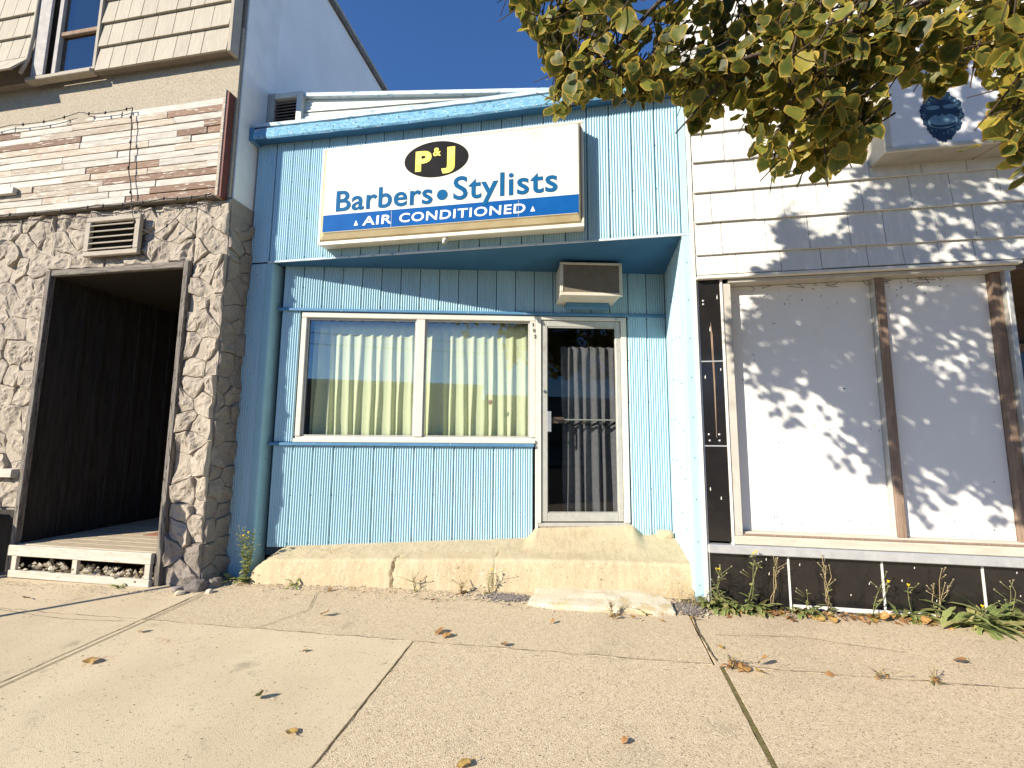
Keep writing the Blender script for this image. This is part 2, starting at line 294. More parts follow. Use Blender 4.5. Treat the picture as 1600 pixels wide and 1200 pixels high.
# ------------------------------------------------------------------ ground: sidewalk, road
sw = mesh_obj('sidewalk', [(-30, -4.6, GZ(-30, -4.6)-.06), (30, -4.6, GZ(30, -4.6)-.06), (30, 3, GZ(30, 3)-.06), (-30, 3, GZ(-30, 3)-.06)], [(0, 1, 2, 3)], 'joint'); sw['kind'] = 'structure'
base = mesh_obj('joint_bed', [(-30, -4.5, GZ(-30, -4.5)-.013), (30, -4.5, GZ(30, -4.5)-.013), (30, 1.6, GZ(30, 1.6)-.013), (-30, 1.6, GZ(-30, 1.6)-.013)], [(0, 1, 2, 3)], 'joint', sw)
def slab(x0, x1, y0, y1, gx0=.006, gx1=.006, gy=.006, mat='walk', dz=0, name='paving_slab', rag=.003):
    """cast slab with slightly ragged, chamfered edges"""
    def side(a, b, n):
        return [Vector(a).lerp(Vector(b), i/n) for i in range(n)]
    a0, a1, b0, b1 = x0+gx0, x1-gx1, y0+gy, y1-gy
    n1 = max(2, int((a1-a0)/.06)); n2 = max(2, int((b1-b0)/.06))
    ring = side((a0, b0, 0), (a1, b0, 0), n1)+side((a1, b0, 0), (a1, b1, 0), n2)+side((a1, b1, 0), (a0, b1, 0), n1)+side((a0, b1, 0), (a0, b0, 0), n2)
    c = Vector(((a0+a1)/2, (b0+b1)/2, 0)); V, k = [], len(ring)
    for lvl, (ins, z) in enumerate(((0, -.05), (0, -.002), (.0015, 0))):
        for i, p in enumerate(ring):
            j = noise.noise(Vector((p.x*9, p.y*9, 3.1)))*rag*2+noise.noise(Vector((p.x*31, p.y*31, 5)))*rag
            d = Vector((math.copysign(1, c.x-p.x) if (p.x in (a0, a1) or abs(p.x-a0) < 1e-6 or abs(p.x-a1) < 1e-6) else 0, math.copysign(1, c.y-p.y) if (abs(p.y-b0) < 1e-6 or abs(p.y-b1) < 1e-6) else 0, 0))
            q = p+d*(ins+abs(j)); V.append((q.x, q.y, GZ(q.x, q.y)+z+dz))
    F = [(l*k+i, l*k+(i+1) % k, (l+1)*k+(i+1) % k, (l+1)*k+i) for l in range(2) for i in range(k)]
    F.append(tuple(range(2*k, 3*k)))
    return mesh_obj(name, V, F, mat, sw)
JX = [-11.4, -9.4, -7.4, -5.35, -3.28, -1.165, .735, 2.75, 4.8, 6.8, 8.8]
for i in range(len(JX)-1):
    a, b = JX[i], JX[i+1]
    g0 = .012 if abs(a-.735) < .01 else .003; g1 = .012 if abs(b-.735) < .01 else .003
    coarse = a > -1.3
    slab(a, b, -2.95, -.935, g0, g1, .0015, 'walk_rough' if coarse else 'walk', 0)
    slab(a, b, -4.35, -2.95, g0, g1, .0015, 'walk_rough' if coarse else 'walk', 0)
for a, b in ((-11.4, -7.4), (-7.4, -3.28), (-3.28, .70), (.70, 2.9), (2.9, 6.5)):
    slab(a, b, -.935, .05 if b > -3.2 and a < .6 else -.06, .004, .004, .003, 'walk' if b < -3 else 'walk_rough', -.003, rag=.006)
# tooled double line beside the left joint
for dx in (.055,):
    V = []; n = 40
    for i in range(n+1):
        y = -2.9+i*(2.9-.45)/n; x = -3.28+dx+noise.noise(Vector((y*4, 1, 1)))*.004
        V += [(x-.004, y, GZ(x, y)+.0045), (x+.004, y, GZ(x, y)+.0045)]
    mesh_obj('tooled_line', V, [(2*i, 2*i+1, 2*i+3, 2*i+2) for i in range(n)], 'joint', sw)
def crack(pts, wd, name='crack'):
    P = []
    for a, b in zip(pts, pts[1:]):
        n = max(2, int(math.dist(a, b)/.025))
        for i in range(n): P.append(Vector((a[0]+(b[0]-a[0])*i/n, a[1]+(b[1]-a[1])*i/n, 0)))
    V = []
    for i, p in enumerate(P):
        j = .016*noise.noise(Vector((p.x*7, p.y*7, 2)))+.008*noise.noise(Vector((p.x*27, p.y*27, 4)))
        t = (P[min(i+1, len(P)-1)]-P[max(0, i-1)]).normalized(); nn = Vector((-t.y, t.x, 0))
        ww = wd*(.35+.9*abs(noise.noise(Vector((p.x*15, p.y*15, 9)))))*(1 if 0 < i < len(P)-1 else .1)
        for s in (-1, 1):
            q = p+nn*(j+s*ww); V.append((q.x, q.y, GZ(q.x, q.y)+.0045))
    mesh_obj(name, V, [(2*i, 2*i+1, 2*i+3, 2*i+2) for i in range(len(P)-1)], 'joint', sw)
crack([(-2.33, -.94), (-2.15, -.6), (-2.3, -.3), (-2.2, -.06)], .004)
crack([(-4.65, -.95), (-3.9, -1.02), (-3.33, -.98)], .003)
crack([(-1.4, -.28), (-.9, -.22), (-.5, -.33)], .003)
crack([(.72, -.9), (.70, -.5), (.72, -.2)], .009)
crack([(.8, -.55), (1.3, -.5), (1.9, -.62)], .003)
for a_, b_ in ((-7.4, -3.3), (-3.3, -1.2), (-1.2, .72), (.75, 2.7), (2.7, 4.7)): crack([(a_, -.937), ((a_+b_)/2, -.937), (b_, -.937)], .0035, 'joint_dirt')
crack([(-1.165, -2.9), (-1.165, -.96)], .004, 'joint_dirt'); crack([(-3.28, -2.9), (-3.28, -.5)], .003, 'joint_dirt')
V = []; n = 120
for i in range(n+1):
    y = -2.94+i*2.0/n; x = .735; wd_ = .0125+.006*noise.noise(Vector((y*22, 3, 3)))
    V += [(x-wd_, y, GZ(x, y)-.0015+.0018*noise.noise(Vector((y*60, 0, 1)))), (x+wd_, y, GZ(x, y)-.0015+.0018*noise.noise(Vector((y*60, 9, 1))))]
mesh_obj('joint_moss', V, [(2*i, 2*i+1, 2*i+3, 2*i+2) for i in range(n)], 'moss', sw)
kerb = box('kerb', -30, 30, -4.52, -4.36, -.25, GZ(0, -4.4)-.004, 'walk', None, .015); kerb['kind'] = 'structure'
rd = mesh_obj('road', [(-60, -19, -.16), (60, -19, -.16), (60, -4.5, -.16), (-60, -4.5, -.16)], [(0, 1, 2, 3)], 'asphalt'); rd['kind'] = 'structure'
fs = box('far_sidewalk', -60, 60, -23, -19, -.3, -.02, 'walk', None, .02); fs['kind'] = 'structure'
gr = mesh_obj('ground', [(-250, -300, -.32), (250, -300, -.32), (250, 120, -.32), (-250, 120, -.32)], [(0, 1, 2, 3)], 'joint'); gr['kind'] = 'structure'

# ------------------------------------------------------------------ barber shop
AW = math.atan(.216); WO = Vector((-3.13, .101, 0))
TW = Matrix.Translation(WO) @ Matrix.Rotation(AW, 4, 'Z')          # frame of the slanted shop front: x along the wall, -y outwards
def SX(x): return (x+3.13)/math.cos(AW)                             # world x -> distance along the slanted wall
shop = empty('barber_shop', (-1.3, .2, .15), 'pale blue metal clad barber shop with slanted recessed front between two buildings', 'shop')
# corrugated panel meshes
def panel_mesh(wd, k, nseg=6, dep=.0105):
    V, F = [], []; prof = [(.0035, .014)]
    for i in range(k*nseg+1):
        t = i/(k*nseg); prof.append((.0035+t*(wd-.007), -dep*(.5-.5*math.cos(2*math.pi*k*t))))
    prof.append((wd-.0035, .014))
    for z in (0, 1):
        for x, y in prof: V.append((x, y, z))
    n = len(prof); F = [(i, i+1, n+i+1, n+i) for i in range(n-1)]
    me = bpy.data.meshes.new('corrugated_panel'); me.from_pydata(V, [], F); me.update(); me.materials.append(X['blue'])
    me.polygons.foreach_set('use_smooth', [i not in (0, n-2) for i in range(n-1)]); return me
PW = .2035
PM = panel_mesh(PW, 8); PMH = panel_mesh(PW, 8)
nails = []
def nail(p, T=None):
    p = Vector(p)
    if T is not None: p = T @ p
    nails.append(p)
def row(T, s0, s1, z0, z1, rotz, flat=1):
    """a run of panels from s0 to s1 in frame T"""
    n = max(1, round((s1-s0)/PW)); wd = (s1-s0)/n
    for i in range(n):
        zz0 = z0(s0+(i+.5)*wd) if callable(z0) else z0
        zz1 = z1(s0+(i+.5)*wd) if callable(z1) else z1
        p = T @ Vector((s0+i*wd, random.uniform(-.0015, .0015), zz0))
        o = inst('cladding_panel', PM, shop, p, rotz+random.uniform(-.004, .004), (wd/PW, flat, zz1-zz0))
        h = zz1-zz0; m = max(2, round(h/.42))
        for j in range(m+1):
            nail((s0+i*wd+random.uniform(-.003, .003), -.008, zz0+.03+(h-.06)*j/m), T)
T0 = Matrix.Identity(4)
row(T0, -3.205, .80, 3.20, 4.49, 0)                                                  # fascia
inst('cladding_panel', PM, shop, (-3.43, 0, 3.20), 0, (.222/PW, 1, 1.29))
inst('cladding_panel', PM, shop, (-3.44, .002, .10), 0, (.215/PW, 1, 3.085))          # left post
for j in range(9): nail((-3.33, -.006, .35+j*.34)); nail((-3.395, -.006, .45+j*.34))
zl = lambda s: .375+.022*s
row(TW, .03, SX(-.575), zl, 1.345, AW)                                               # below the window
row(TW, .03, SX(.80)-.002, 2.745, 3.195, AW)                                         # above window and door
row(TW, .03, SX(-2.915), 1.385, 2.715, AW)                                           # left of the window
row(TW, SX(.395), SX(.80)-.002, lambda s: .47, 2.72, AW)                             # right of the door
TR = Matrix.Translation((.80, .955, 0)) @ Matrix.Rotation(-math.pi/2, 4, 'Z')
row(TR, 0, .94, lambda s: .44-.27*max(0, (s-.55))/.4, 3.195, -math.pi/2, .30)        # return wall on the right
# one sprung panel edge below the window (open seam)
V = [(SX(-1.02), -.004, .42), (SX(-1.02)+.030, -.032, .415), (SX(-1.02)+.004, -.006, 1.3)]
# backing walls behind the sheets
box('wall_backing', -3.43, .80, .014, .09, 3.20, 4.62, 'blue_back', shop, 0)
box('wall_backing', -3.45, -3.20, .014, .30, .05, 3.20, 'blue_back', shop, 0)
box('wall_backing', .02, SX(-.575), .014, .10, .30, 1.38, 'blue_back', shop, 0, TW)
box('wall_backing', .02, SX(.80)+.1, .014, .10, 2.75, 3.25, 'blue_back', shop, 0, TW)
box('wall_backing', .02, SX(-2.90), .014, .10, 1.38, 2.75, 'blue_back', shop, 0, TW)
box('wall_backing', SX(.39), SX(.80)+.1, .014, .10, .30, 2.75, 'blue_back', shop, 0, TW)
box('wall_backing', .814, .88, .004, 1.1, .05, 3.20, 'blue_back', shop, 0)
# soffit under the fascia
yw = lambda x: .95+.216*(x-.8)
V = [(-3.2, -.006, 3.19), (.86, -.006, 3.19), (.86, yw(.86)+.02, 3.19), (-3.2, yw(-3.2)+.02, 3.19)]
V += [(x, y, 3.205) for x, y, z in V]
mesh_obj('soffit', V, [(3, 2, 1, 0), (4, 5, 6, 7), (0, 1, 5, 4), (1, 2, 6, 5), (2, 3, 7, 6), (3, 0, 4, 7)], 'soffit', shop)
box('drip_edge', -3.21, .862, -.016, -.007, 3.184, 3.204, 'peel_white', shop, .002)
# left post: rounded corner and inner return
arc = [(-3.226, -.006), (-3.172, -.006), (-3.160, -.003), (-3.152, .005), (-3.150, .016), (-3.150, .16)]
V = [(x, y, z) for z in (.1, 3.186) for x, y in arc]; n = len(arc)
mesh_obj('corner_trim', V, [(i, i+1, n+i+1, n+i) for i in range(n-1)], 'teal_trim', shop)
for j in range(8): nail((-3.149, .07, .5+j*.36))
# right post: angle flashing and white strip
box('corner_trim', .797, .862, -.014, -.002, .17, 3.183, 'blue', shop, .003)
box('corner_trim', .802, .858, -.013, .010, 3.206, 4.40, 'blue', shop, .003)
box('edge_flashing', .863, .897, -.030, .03, .13, 4.42, 'white_trim', shop, .004)
for j in range(9): nail((.83, -.016, .3+j*.33))
# blue weather strips
box('trim_strip', .0, SX(.80)-.002, -.030, -.004, 2.712, 2.742, 'blue_trim', shop, .004, TW)
box('trim_strip', .0, SX(-.566), -.034, -.004, 1.347, 1.378, 'blue_trim', shop, .004, TW)
# coping
def strip_path(name, pts0, sect, mat, n=70, amp=.004):
    """weathered board swept along x; sect = list of (y,z)"""
    V, m = [], len(sect)
    x0, x1 = pts0
    for i in range(n+1):
        x = x0+(x1-x0)*i/n
        for k, (y, z) in enumerate(sect):
            V.append((x, y+amp*noise.noise(Vector((x*6, k*3.3, 1))), z+amp*1.3*noise.noise(Vector((x*5, k*2.1, 7)))+.012*math.sin(x*1.1)))
    F = [(i*m+k, i*m+(k+1) % m, (i+1)*m+(k+1) % m, (i+1)*m+k) for i in range(n) for k in range(m)]
    F += [tuple(range(m))[::-1], tuple(range(n*m, n*m+m))]
    return mesh_obj(name, V, F, mat, shop)
strip_path('coping_board', (-3.40, .86), [(-.115, 4.475), (-.125, 4.49), (-.122, 4.585), (-.10, 4.595), (-.02, 4.60), (-.02, 4.49)], 'peel_blue')
strip_path('coping_soffit', (-3.41, .86), [(-.118, 4.468), (.012, 4.488), (.012, 4.50), (-.115, 4.474)], 'soffit')
strip_path('coping_cap', (-3.43, .86), [(-.10, 4.625), (-.104, 4.66), (.10, 4.69), (.10, 4.655)], 'peel_white')
strip_path('coping_board', (-2.9, .86), [(-.06, 4.655), (-.062, 4.70), (.06, 4.72), (.06, 4.66)], 'peel_blue')
box('coping_end', -3.46, -3.402, -.13, .10, 4.47, 4.62, 'blue_trim', shop, .006)
# parapet with horizontal ribs
def top_z(x): return 5.16-.115*(x+3.45)
V, F = [], []; nz, nx = 60, 12
for i in range(nx+1):
    x = -3.02+(.86+3.02)*i/nx
    for j in range(nz+1):
        t = j/nz; z = 4.66+(top_z(x)-4.66)*t; V.append((x, .10+.06*t-.009*(.5-.5*math.cos(2*math.pi*10*t)), z))
F = [(i*(nz+1)+j, (i+1)*(nz+1)+j, (i+1)*(nz+1)+j+1, i*(nz+1)+j+1) for i in range(nx) for j in range(nz)]
mesh_obj('ribbed_parapet', V, F, 'ribmetal', shop, True)
V = []
for x in (-3.44, .86):
    z = top_z(x); V += [(x, .10, z-.01), (x, .10, z+.03), (x, .32, z+.03), (x, .32, z-.01)]
mesh_obj('parapet_cap', V, [(0, 1, 2, 3)[::-1], (4, 5, 6, 7), (0, 4, 5, 1), (1, 5, 6, 2), (2, 6, 7, 3), (3, 7, 4, 0)], 'peel_white', shop)
V = [(-3.02, .104, 4.93), (.86, .104, 4.74), (.86, .104, 4.746), (-3.02, .104, 4.937), ]
mesh_obj('lap_seam', [(x, .118, z) for x, y, z in V]+[(x, .16, z) for x, y, z in V], [(0, 1, 2, 3), (7, 6, 5, 4), (0, 4, 5, 1), (3, 2, 6, 7)], 'alu', shop)
box('roof_box', -3.44, .86, .19, 4.2, 4.3, 4.72, 'far_grey', shop, 0)
box('parapet_back', -3.44, .86, .20, .30, 4.5, 4.755, 'far_grey', shop, 0)
# louvre vent at the left end of the parapet
vent = box('louvre_vent', -3.42, -3.03, .17, .19, 4.66, 5.15, 'dark_frame', shop, 0)
for a in ((-3.44, -3.36, .085, .17, 4.62, 5.16), (-3.09, -3.022, .085, .17, 4.62, 5.16), (-3.358, -3.092, .085, .17, 5.10, 5.16), (-3.358, -3.092, .085, .17, 4.62, 4.675)):
    box('vent_frame', *a, 'grey_trim' if a[0] < -3.4 else 'ribmetal', vent, .004)
for k in range(11):
    z = 4.70+k*.036; T = Matrix.Translation((0, .125, z)) @ Matrix.Rotation(rad(32), 4, 'X')
    box('slat', -3.356, -3.094, -.03, .03, -.002, .002, 'vent_slat', vent, 0, T)

# window
win = box('window', SX(-2.90), SX(-.555), .0, .05, 1.383, 1.44, 'white_frame', shop, .005, TW)       # bottom rail
s0, s1 = SX(-2.90), SX(-.555)
box('frame', s0, s1, -.012, .05, 2.65, 2.708, 'white_frame', win, .005, TW)
box('frame', s0, s0+.052, -.010, .05, 1.441, 2.649, 'white_frame', win, .005, TW)
box('frame', s1-.055, s1, -.010, .05, 1.441, 2.649, 'white_frame', win, .005, TW)
sm = SX(-1.715)
box('mullion', sm-.045, sm+.045, -.010, .05, 1.441, 2.649, 'white_frame', win, .005, TW)
box('sill', s0-.01, s1, -.026, -.001, 1.38, 1.418, 'white_frame', win, .005, TW)
for a, b in ((s0+.053, sm-.046), (sm+.046, s1-.056)):
    for (p, q, r_, t) in ((a, b, 2.632, 2.648), (a, b, 1.442, 1.456), (a, a+.016, 1.457, 2.631), (b-.016, b, 1.457, 2.631)):
        box('glazing_bead', p, q, .012, .030, r_, t, 'alu', win, .002, TW)
    box('pane', a+.01, b-.01, .032, .036, 1.446, 2.645, 'glass', win, 0, TW)
box('frame', s1+.001, SX(-.525)-.001, -.008, .05, .48, 2.705, 'white_frame', win, .003, TW)
# small bullet hole patch in the right pane
T = TW @ Matrix.Translation((SX(-1.005), .029, 1.80))
mesh_obj('hole_patch', [T @ Vector((.022*math.cos(i*.7)*(1+.2*math.sin(i*3)), 0, .028*math.sin(i*.7))) for i in range(9)]+[T @ Vector((0, -.004, 0))], [(i, (i+1) % 9, 9) for i in range(9)], 'stud', win)
# door
door = box('door', SX(-.525), SX(.382), -.004, .06, .562, .60, 'alu', shop, .004, TW)                 # threshold
d0, d1 = SX(-.525), SX(.382)
for a in ((d0, d0+.030, .601, 2.705), (d1-.060, d1, .601, 2.705), (d0+.031, d1-.061, 2.668, 2.705)):
    box('door_frame', a[0], a[1], -.012, .06, a[2], a[3], 'white_frame', door, .004, TW)
e0, e1 = d0+.034, d1-.064
for a in ((e0, e0+.062, .612, 2.664), (e1-.050, e1, .612, 2.664), (e0+.0625, e1-.0505, 2.60, 2.664), (e0+.0625, e1-.0505, .612, .695)):
    box('leaf_frame', a[0], a[1], .002, .045, a[2], a[3], 'alu', door, .004, TW)
box('pane', e0+.055, e1-.045, .022, .027, .69, 2.61, 'door_glass', door, 0, TW)
for a in ((e0+.0627, e0+.070, .70, 2.595), (e1-.058, e1-.0508, .70, 2.595), (e0+.071, e1-.059, 2.588, 2.597), (e0+.071, e1-.059, .698, .706)):
    box('glazing_bead', a[0], a[1], .006, .020, a[2], a[3], 'gasket' if a[0] < e0+.07 else 'alu', door, .001, TW)
hp = box('pull_handle', e0+.052, e0+.095, -.045, -.032, 1.50, 1.71, 'steel', door, .004, TW)
for k in range(4): box('rib', e0+.056+k*.0095, e0+.061+k*.0095, -.049, -.0452, 1.505, 1.705, 'alu_bright', hp, .001, TW)
for z in (1.53, 1.68): box('standoff', e0+.060, e0+.072, -.031, .001, z-.008, z+.008, 'steel', hp, .002, TW)
T = TW @ Matrix.Translation((e0+.032, .001, 1.915)) @ Matrix.Rotation(math.pi/2, 4, 'X')
mesh_obj('lock_cylinder', [T @ Vector((r_*math.cos(k*math.pi/6), r_*math.sin(k*math.pi/6), z)) for r_, z in ((.017, 0), (.016, .008), (.008, .009), (.007, .005)) for k in range(12)],
         [(l*12+k, l*12+(k+1) % 12, (l+1)*12+(k+1) % 12, (l+1)*12+k) for l in range(3) for k in range(12)]+[tuple(range(36, 48))], 'steel', door)
box('push_bar', e0+.06, e1-.05, .055, .062, 1.622, 1.636, 'alu', door, .002, TW)
box('push_plate', e0+.07, e0+.24, .05, .054, 1.59, 1.655, 'brown_bar', door, .002, TW)
box('door_closer_cap', e1-.06, e1-.02, -.016, -.005, 2.668, 2.70, 'alu', door, .004, TW)
T = TW @ Matrix.Translation((SX(-.568), -.0125, 0)) @ Matrix.Rotation(math.pi/2, 4, 'X')
for k, ch in enumerate('302'):
    text_mesh('house_number', ch, .05, 'wire', T @ Matrix.Translation((-.012+k*.011, 2.595-k*.062, 0)), door, .001)
# interior
room = box('room_floor', -3.1, 3.0, 1.05, 4.0, .40, .50, 'room', shop, 0)
V = [(-3.1, .21, .45), (.8, 1.06, .45), (.8, 4, .45), (-3.1, 4, .45), (-3.1, .21, 3.17), (.8, 1.06, 3.17), (.8, 4, 3.17), (-3.1, 4, 3.17)]
mesh_obj('room_wall', V, [(0, 1, 2, 3), (7, 6, 5, 4), (3, 2, 6, 7), (0, 3, 7, 4), (1, 5, 6, 2)], 'room', shop)
# nails of the cladding
V, F = [], []
for p in nails:
    b = len(V); r_ = .0055
    V += [p+Vector(d)*r_ for d in ((1, 0, 0), (-1, 0, 0), (0, 1, 0), (0, -1, 0), (0, 0, 1), (0, 0, -1))]
    F += [(b+i, b+j, b+k) for i, j, k in ((0, 2, 4), (2, 1, 4), (1, 3, 4), (3, 0, 4), (2, 0, 5), (1, 2, 5), (3, 1, 5), (0, 3, 5))]
o = mesh_obj('cladding_nails', V, F, 'blue_back', shop); o['kind'] = 'stuff'

# ------------------------------------------------------------------ curtains
def curtain(name, sa, sb, z0, z1, off, folds, mat, label, amp=.019, ztop=.0, pinch=False, seed=1):
    V = []; nx, nz = folds*10, 14
    for j in range(nz+1):
        t = j/nz
        for i in range(nx+1):
            u = i/nx; ph = u*folds*2*math.pi+1.3*noise.noise(Vector((u*6, seed, t*.8)))
            a = amp*(.45+.55*(1-t))*(1+.5*noise.noise(Vector((u*9, seed+3, 1))))
            s = sa+(sb-sa)*u+.02*math.sin(ph*.5+2)*(1-t)+.010*noise.noise(Vector((u*20, t*3, seed)))
            zz = z0+(z1-z0)*t+(.012*math.sin(ph) if j == nz else 0)+ztop*noise.noise(Vector((u*5, 2, seed)))*t
            y = off+a*math.sin(ph)+.25*a*math.sin(2*ph+1)
            V.append(TW @ Vector((s, y, zz)))
    F = [(j*(nx+1)+i, j*(nx+1)+i+1, (j+1)*(nx+1)+i+1, (j+1)*(nx+1)+i) for j in range(nz) for i in range(nx)]
    o = mesh_obj(name, V, F, mat, None, True)
    sd = o.modifiers.new('thickness', 'SOLIDIFY'); sd.thickness = .002
    return tag(o, label, 'curtain')
curtain('curtain', SX(-2.84), SX(-1.70), 1.40, 2.655, .15, 11, 'curtain', 'cream pleated curtain behind the left shop window pane', seed=1)
curtain('curtain', SX(-1.69), SX(-.54), 1.40, 2.655, .15, 11, 'curtain', 'cream pleated curtain behind the right shop window pane with round hole', seed=5)
o = curtain('curtain', SX(-.27), SX(.40), .60, 2.42, .17, 7, 'grey_curtain', 'grey curtain with black tie hanging behind the glass door', .035, .02, seed=9)
V = []; nx = 80
for t in (0, 1):
    for i in range(nx+1):
        u = i/nx; s = SX(-.27)+(SX(.31)-SX(-.27))*u; V.append(TW @ Vector((s, .115+.012*math.sin(u*40), 1.575+.012*math.sin(u*21)+t*.03)))
mesh_obj('tie_band', V, [(i, i+1, nx+2+i, nx+1+i) for i in range(nx)], 'wire', o)

# ------------------------------------------------------------------ shop sign
sg = empty('shop_sign', (-1.25, -.1, 3.3), 'long white lightbox sign reading P&J Barbers Stylists Air Conditioned on blue fascia', 'sign')
xa, xb, za, zb = -2.57, -.035, 3.275, 4.265     # box outline at its rim
yr = -.125                                       # rim plane
yf = -.185                                       # face plane
ix0, ix1, iz0, iz1 = -2.515, -.065, 3.375, 4.215
V = [(xa, -.012, za+.01), (xb, -.012, za+.01), (xb, -.012, zb), (xa, -.012, zb), (xa, yr, za), (xb, yr, za), (xb, yr, zb), (xa, yr, zb)]
mesh_obj('sign_case', V, [(0, 1, 2, 3), (0, 4, 5, 1), (1, 5, 6, 2), (2, 6, 7, 3), (3, 7, 4, 0), (4, 7, 6, 5)], 'sign_rim', sg)
for a in ((xa-.006, xb+.006, za-.006, za+.030), (xa-.006, xb+.006, zb-.022, zb+.006), (xa-.006, xa+.018, za+.031, zb-.023), (xb-.018, xb+.006, za+.031, zb-.023)):
    box('rim', a[0], a[1], yr-.020, yr-.0005, a[2], a[3], 'sign_rim', sg, .004)
# domed face: bevelled border then flat face
def ringr(x0, x1, z0, z1, y, r, n=4):
    P = []
    for cx, cz, a0 in ((x1-r, z0+r, -90), (x1-r, z1-r, 0), (x0+r, z1-r, 90), (x0+r, z0+r, 180)):
        for k in range(n+1):
            a = rad(a0+90*k/n); P.append((cx+r*math.cos(a), y, cz+r*math.sin(a)))
    return P
R = [ringr(xa+.019, xb-.019, za+.032, zb-.024, yr-.004, .01), ringr(xa+.024, xb-.024, za+.045, zb-.028, yr-.025, .014), ringr(ix0+.004, ix1-.002, iz0-.01, iz1+.004, yf+.010, .02), ringr(ix0+.010, ix1-.008, iz0, iz1-.004, yf, .02)]
n = len(R[0]); V = [p for r_ in R for p in r_]
mesh_obj('bevelled_edge', V, [(l*n+k, l*n+(k+1) % n, (l+1)*n+(k+1) % n, (l+1)*n+k) for l in range(3) for k in range(n)], 'sign_bevel', sg)
face = mesh_obj('sign_face', R[3], [tuple(range(n))], 'sign_face', sg)
V = [(x, yf-.0015, z) for x, z in ((ix0+.010, iz0+.004), (ix1-.010, iz0+.004), (ix1-.010, iz0+.172), (ix0+.010, iz0+.172))]
mesh_obj('blue_band', V, [(0, 1, 2, 3)], 'ink_blue', sg)
T = Matrix.Translation((0, yf-.003, 0)) @ Matrix.Rotation(math.pi/2, 4, 'X')
FW = ix1-ix0
def SP(u, v): return Matrix.Translation((ix0+FW*u, yf-.003, iz0+(iz1-iz0)*v)) @ Matrix.Rotation(math.pi/2, 4, 'X')
el = SP(.462, .755)
mesh_obj('black_oval', [el @ Vector((.312*math.cos(k*math.pi/24), .178*math.sin(k*math.pi/24), -.001)) for k in range(48)], [tuple(range(48))], 'ink_black', sg)
text_mesh('lettering', 'P', .262, 'ink_yellow', SP(.408, .640), sg, .012, 0, 1.15)
text_mesh('lettering', 'J', .255, 'ink_yellow', SP(.521, .662), sg, .013, 0, 1.45)
text_mesh('lettering', '&', .115, 'ink_yellow', SP(.464, .795), sg, .003, 0, 1.0)
text_mesh('lettering', 'Barbers', .290, 'ink_letter', SP(.252, .245), sg, .005, 0, 1.05, space=1.04)
text_mesh('lettering', 'Stylists', .315, 'ink_letter', SP(.727, .262), sg, .005, 0, 1.03, space=1.06)
b = SP(.490, .330)
mesh_obj('bullet_dot', [b @ Vector((.052*math.cos(k*math.pi/10), .052*math.sin(k*math.pi/10), 0)) for k in range(20)], [tuple(range(20))], 'ink_letter', sg)
text_mesh('lettering', 'AIR', .122, 'ink_white', SP(.231, .050), sg, .002, .04, 1.42, space=1.1)
text_mesh('lettering', 'CONDITIONED', .122, 'ink_white', SP(.563, .050), sg, .002, .04, 1.30, space=1.1)
for u in (.145, .832):
    b = SP(u, .055); mesh_obj('triangle_mark', [b @ Vector(p) for p in ((-.021, 0, 0), (.021, 0, 0), (0, .05, 0))], [(0, 1, 2)], 'ink_white', sg)
# faint vertical seams of the acrylic sheet
for u in (.29, .78):
    b = SP(u, 0); mesh_obj('face_seam', [b @ Vector(p) for p in ((-.0012, .005, .0008), (.0012, .005, .0008), (.0012, .16, .0008), (-.0012, .16, .0008))], [(0, 1, 2, 3)], 'sign_rim', sg)
# little photocell fixture under the sign
pc = empty('sensor_lamp', (-1.32, -.1, 3.24), 'small white cylindrical sensor fixture hanging under the shop sign', 'fixture')
tube('body', [(-1.30, -.10, 3.27), (-1.30, -.125, 3.235)], .024, 'sign_rim', pc, 10)
tube('lens', [(-1.30, -.125, 3.235), (-1.30, -.150, 3.205)], .020, 'alu', pc, 10, .017)

# ------------------------------------------------------------------ air conditioner
ac = empty('air_conditioner', tuple(TW @ Vector((SX(-.03), -.1, 2.8))), 'cream window air conditioner with brown grille above the shop door', 'air conditioner')
as0, as1, az0, az1, ay = SX(-.345), SX(.245), 2.822, 3.160, -.36
box('case', as0, as1, ay+.03, .012, az0+.012, az1-.004, 'ac_case', ac, .006, TW)
for a in ((as0-.006, as1+.006, az0, az0+.034), (as0-.006, as1+.006, az1-.022, az1), (as0-.006, as0+.026, az0+.035, az1-.023), (as1-.026, as1+.006, az0+.035, az1-.023)):
    box('bezel', a[0], a[1], ay-.004, ay+.028, a[2], a[3], 'ac_case', ac, .004, TW)
box('grille_back', as0+.026, as1-.026, ay+.016, ay+.029, az0+.034, az1-.022, 'ac_grille', ac, 0, TW)
P = []
for k in range(30):
    z = az0+.04+k*(az1-az0-.07)/29
    P.append(([TW @ Vector(p) for p in ((as0+.027, ay+.004, z), (as1-.027, ay+.004, z), (as1-.027, ay+.006, z+.0045), (as0+.027, ay+.006, z+.0045), (as0+.027, ay+.016, z), (as1-.027, ay+.016, z))], [(0, 1, 2, 3), (4, 5, 1, 0)]))
for k in range(44):
    s = as0+.032+k*(as1-as0-.064)/43
    P.append(([TW @ Vector(p) for p in ((s, ay+.003, az0+.035), (s+.003, ay+.003, az0+.035), (s+.003, ay+.003, az1-.023), (s, ay+.003, az1-.023), (s+.003, ay+.014, az0+.035), (s+.003, ay+.014, az1-.023))], [(0, 1, 2, 3), (1, 4, 5, 2)]))
V, F = merge(P); mesh_obj('grille', V, F, 'ac_bar', ac)
box('support_block', as0+.10, as1-.06, -.10, -.03, 2.775, az0+.010, 'blue_trim', ac, .004, TW)

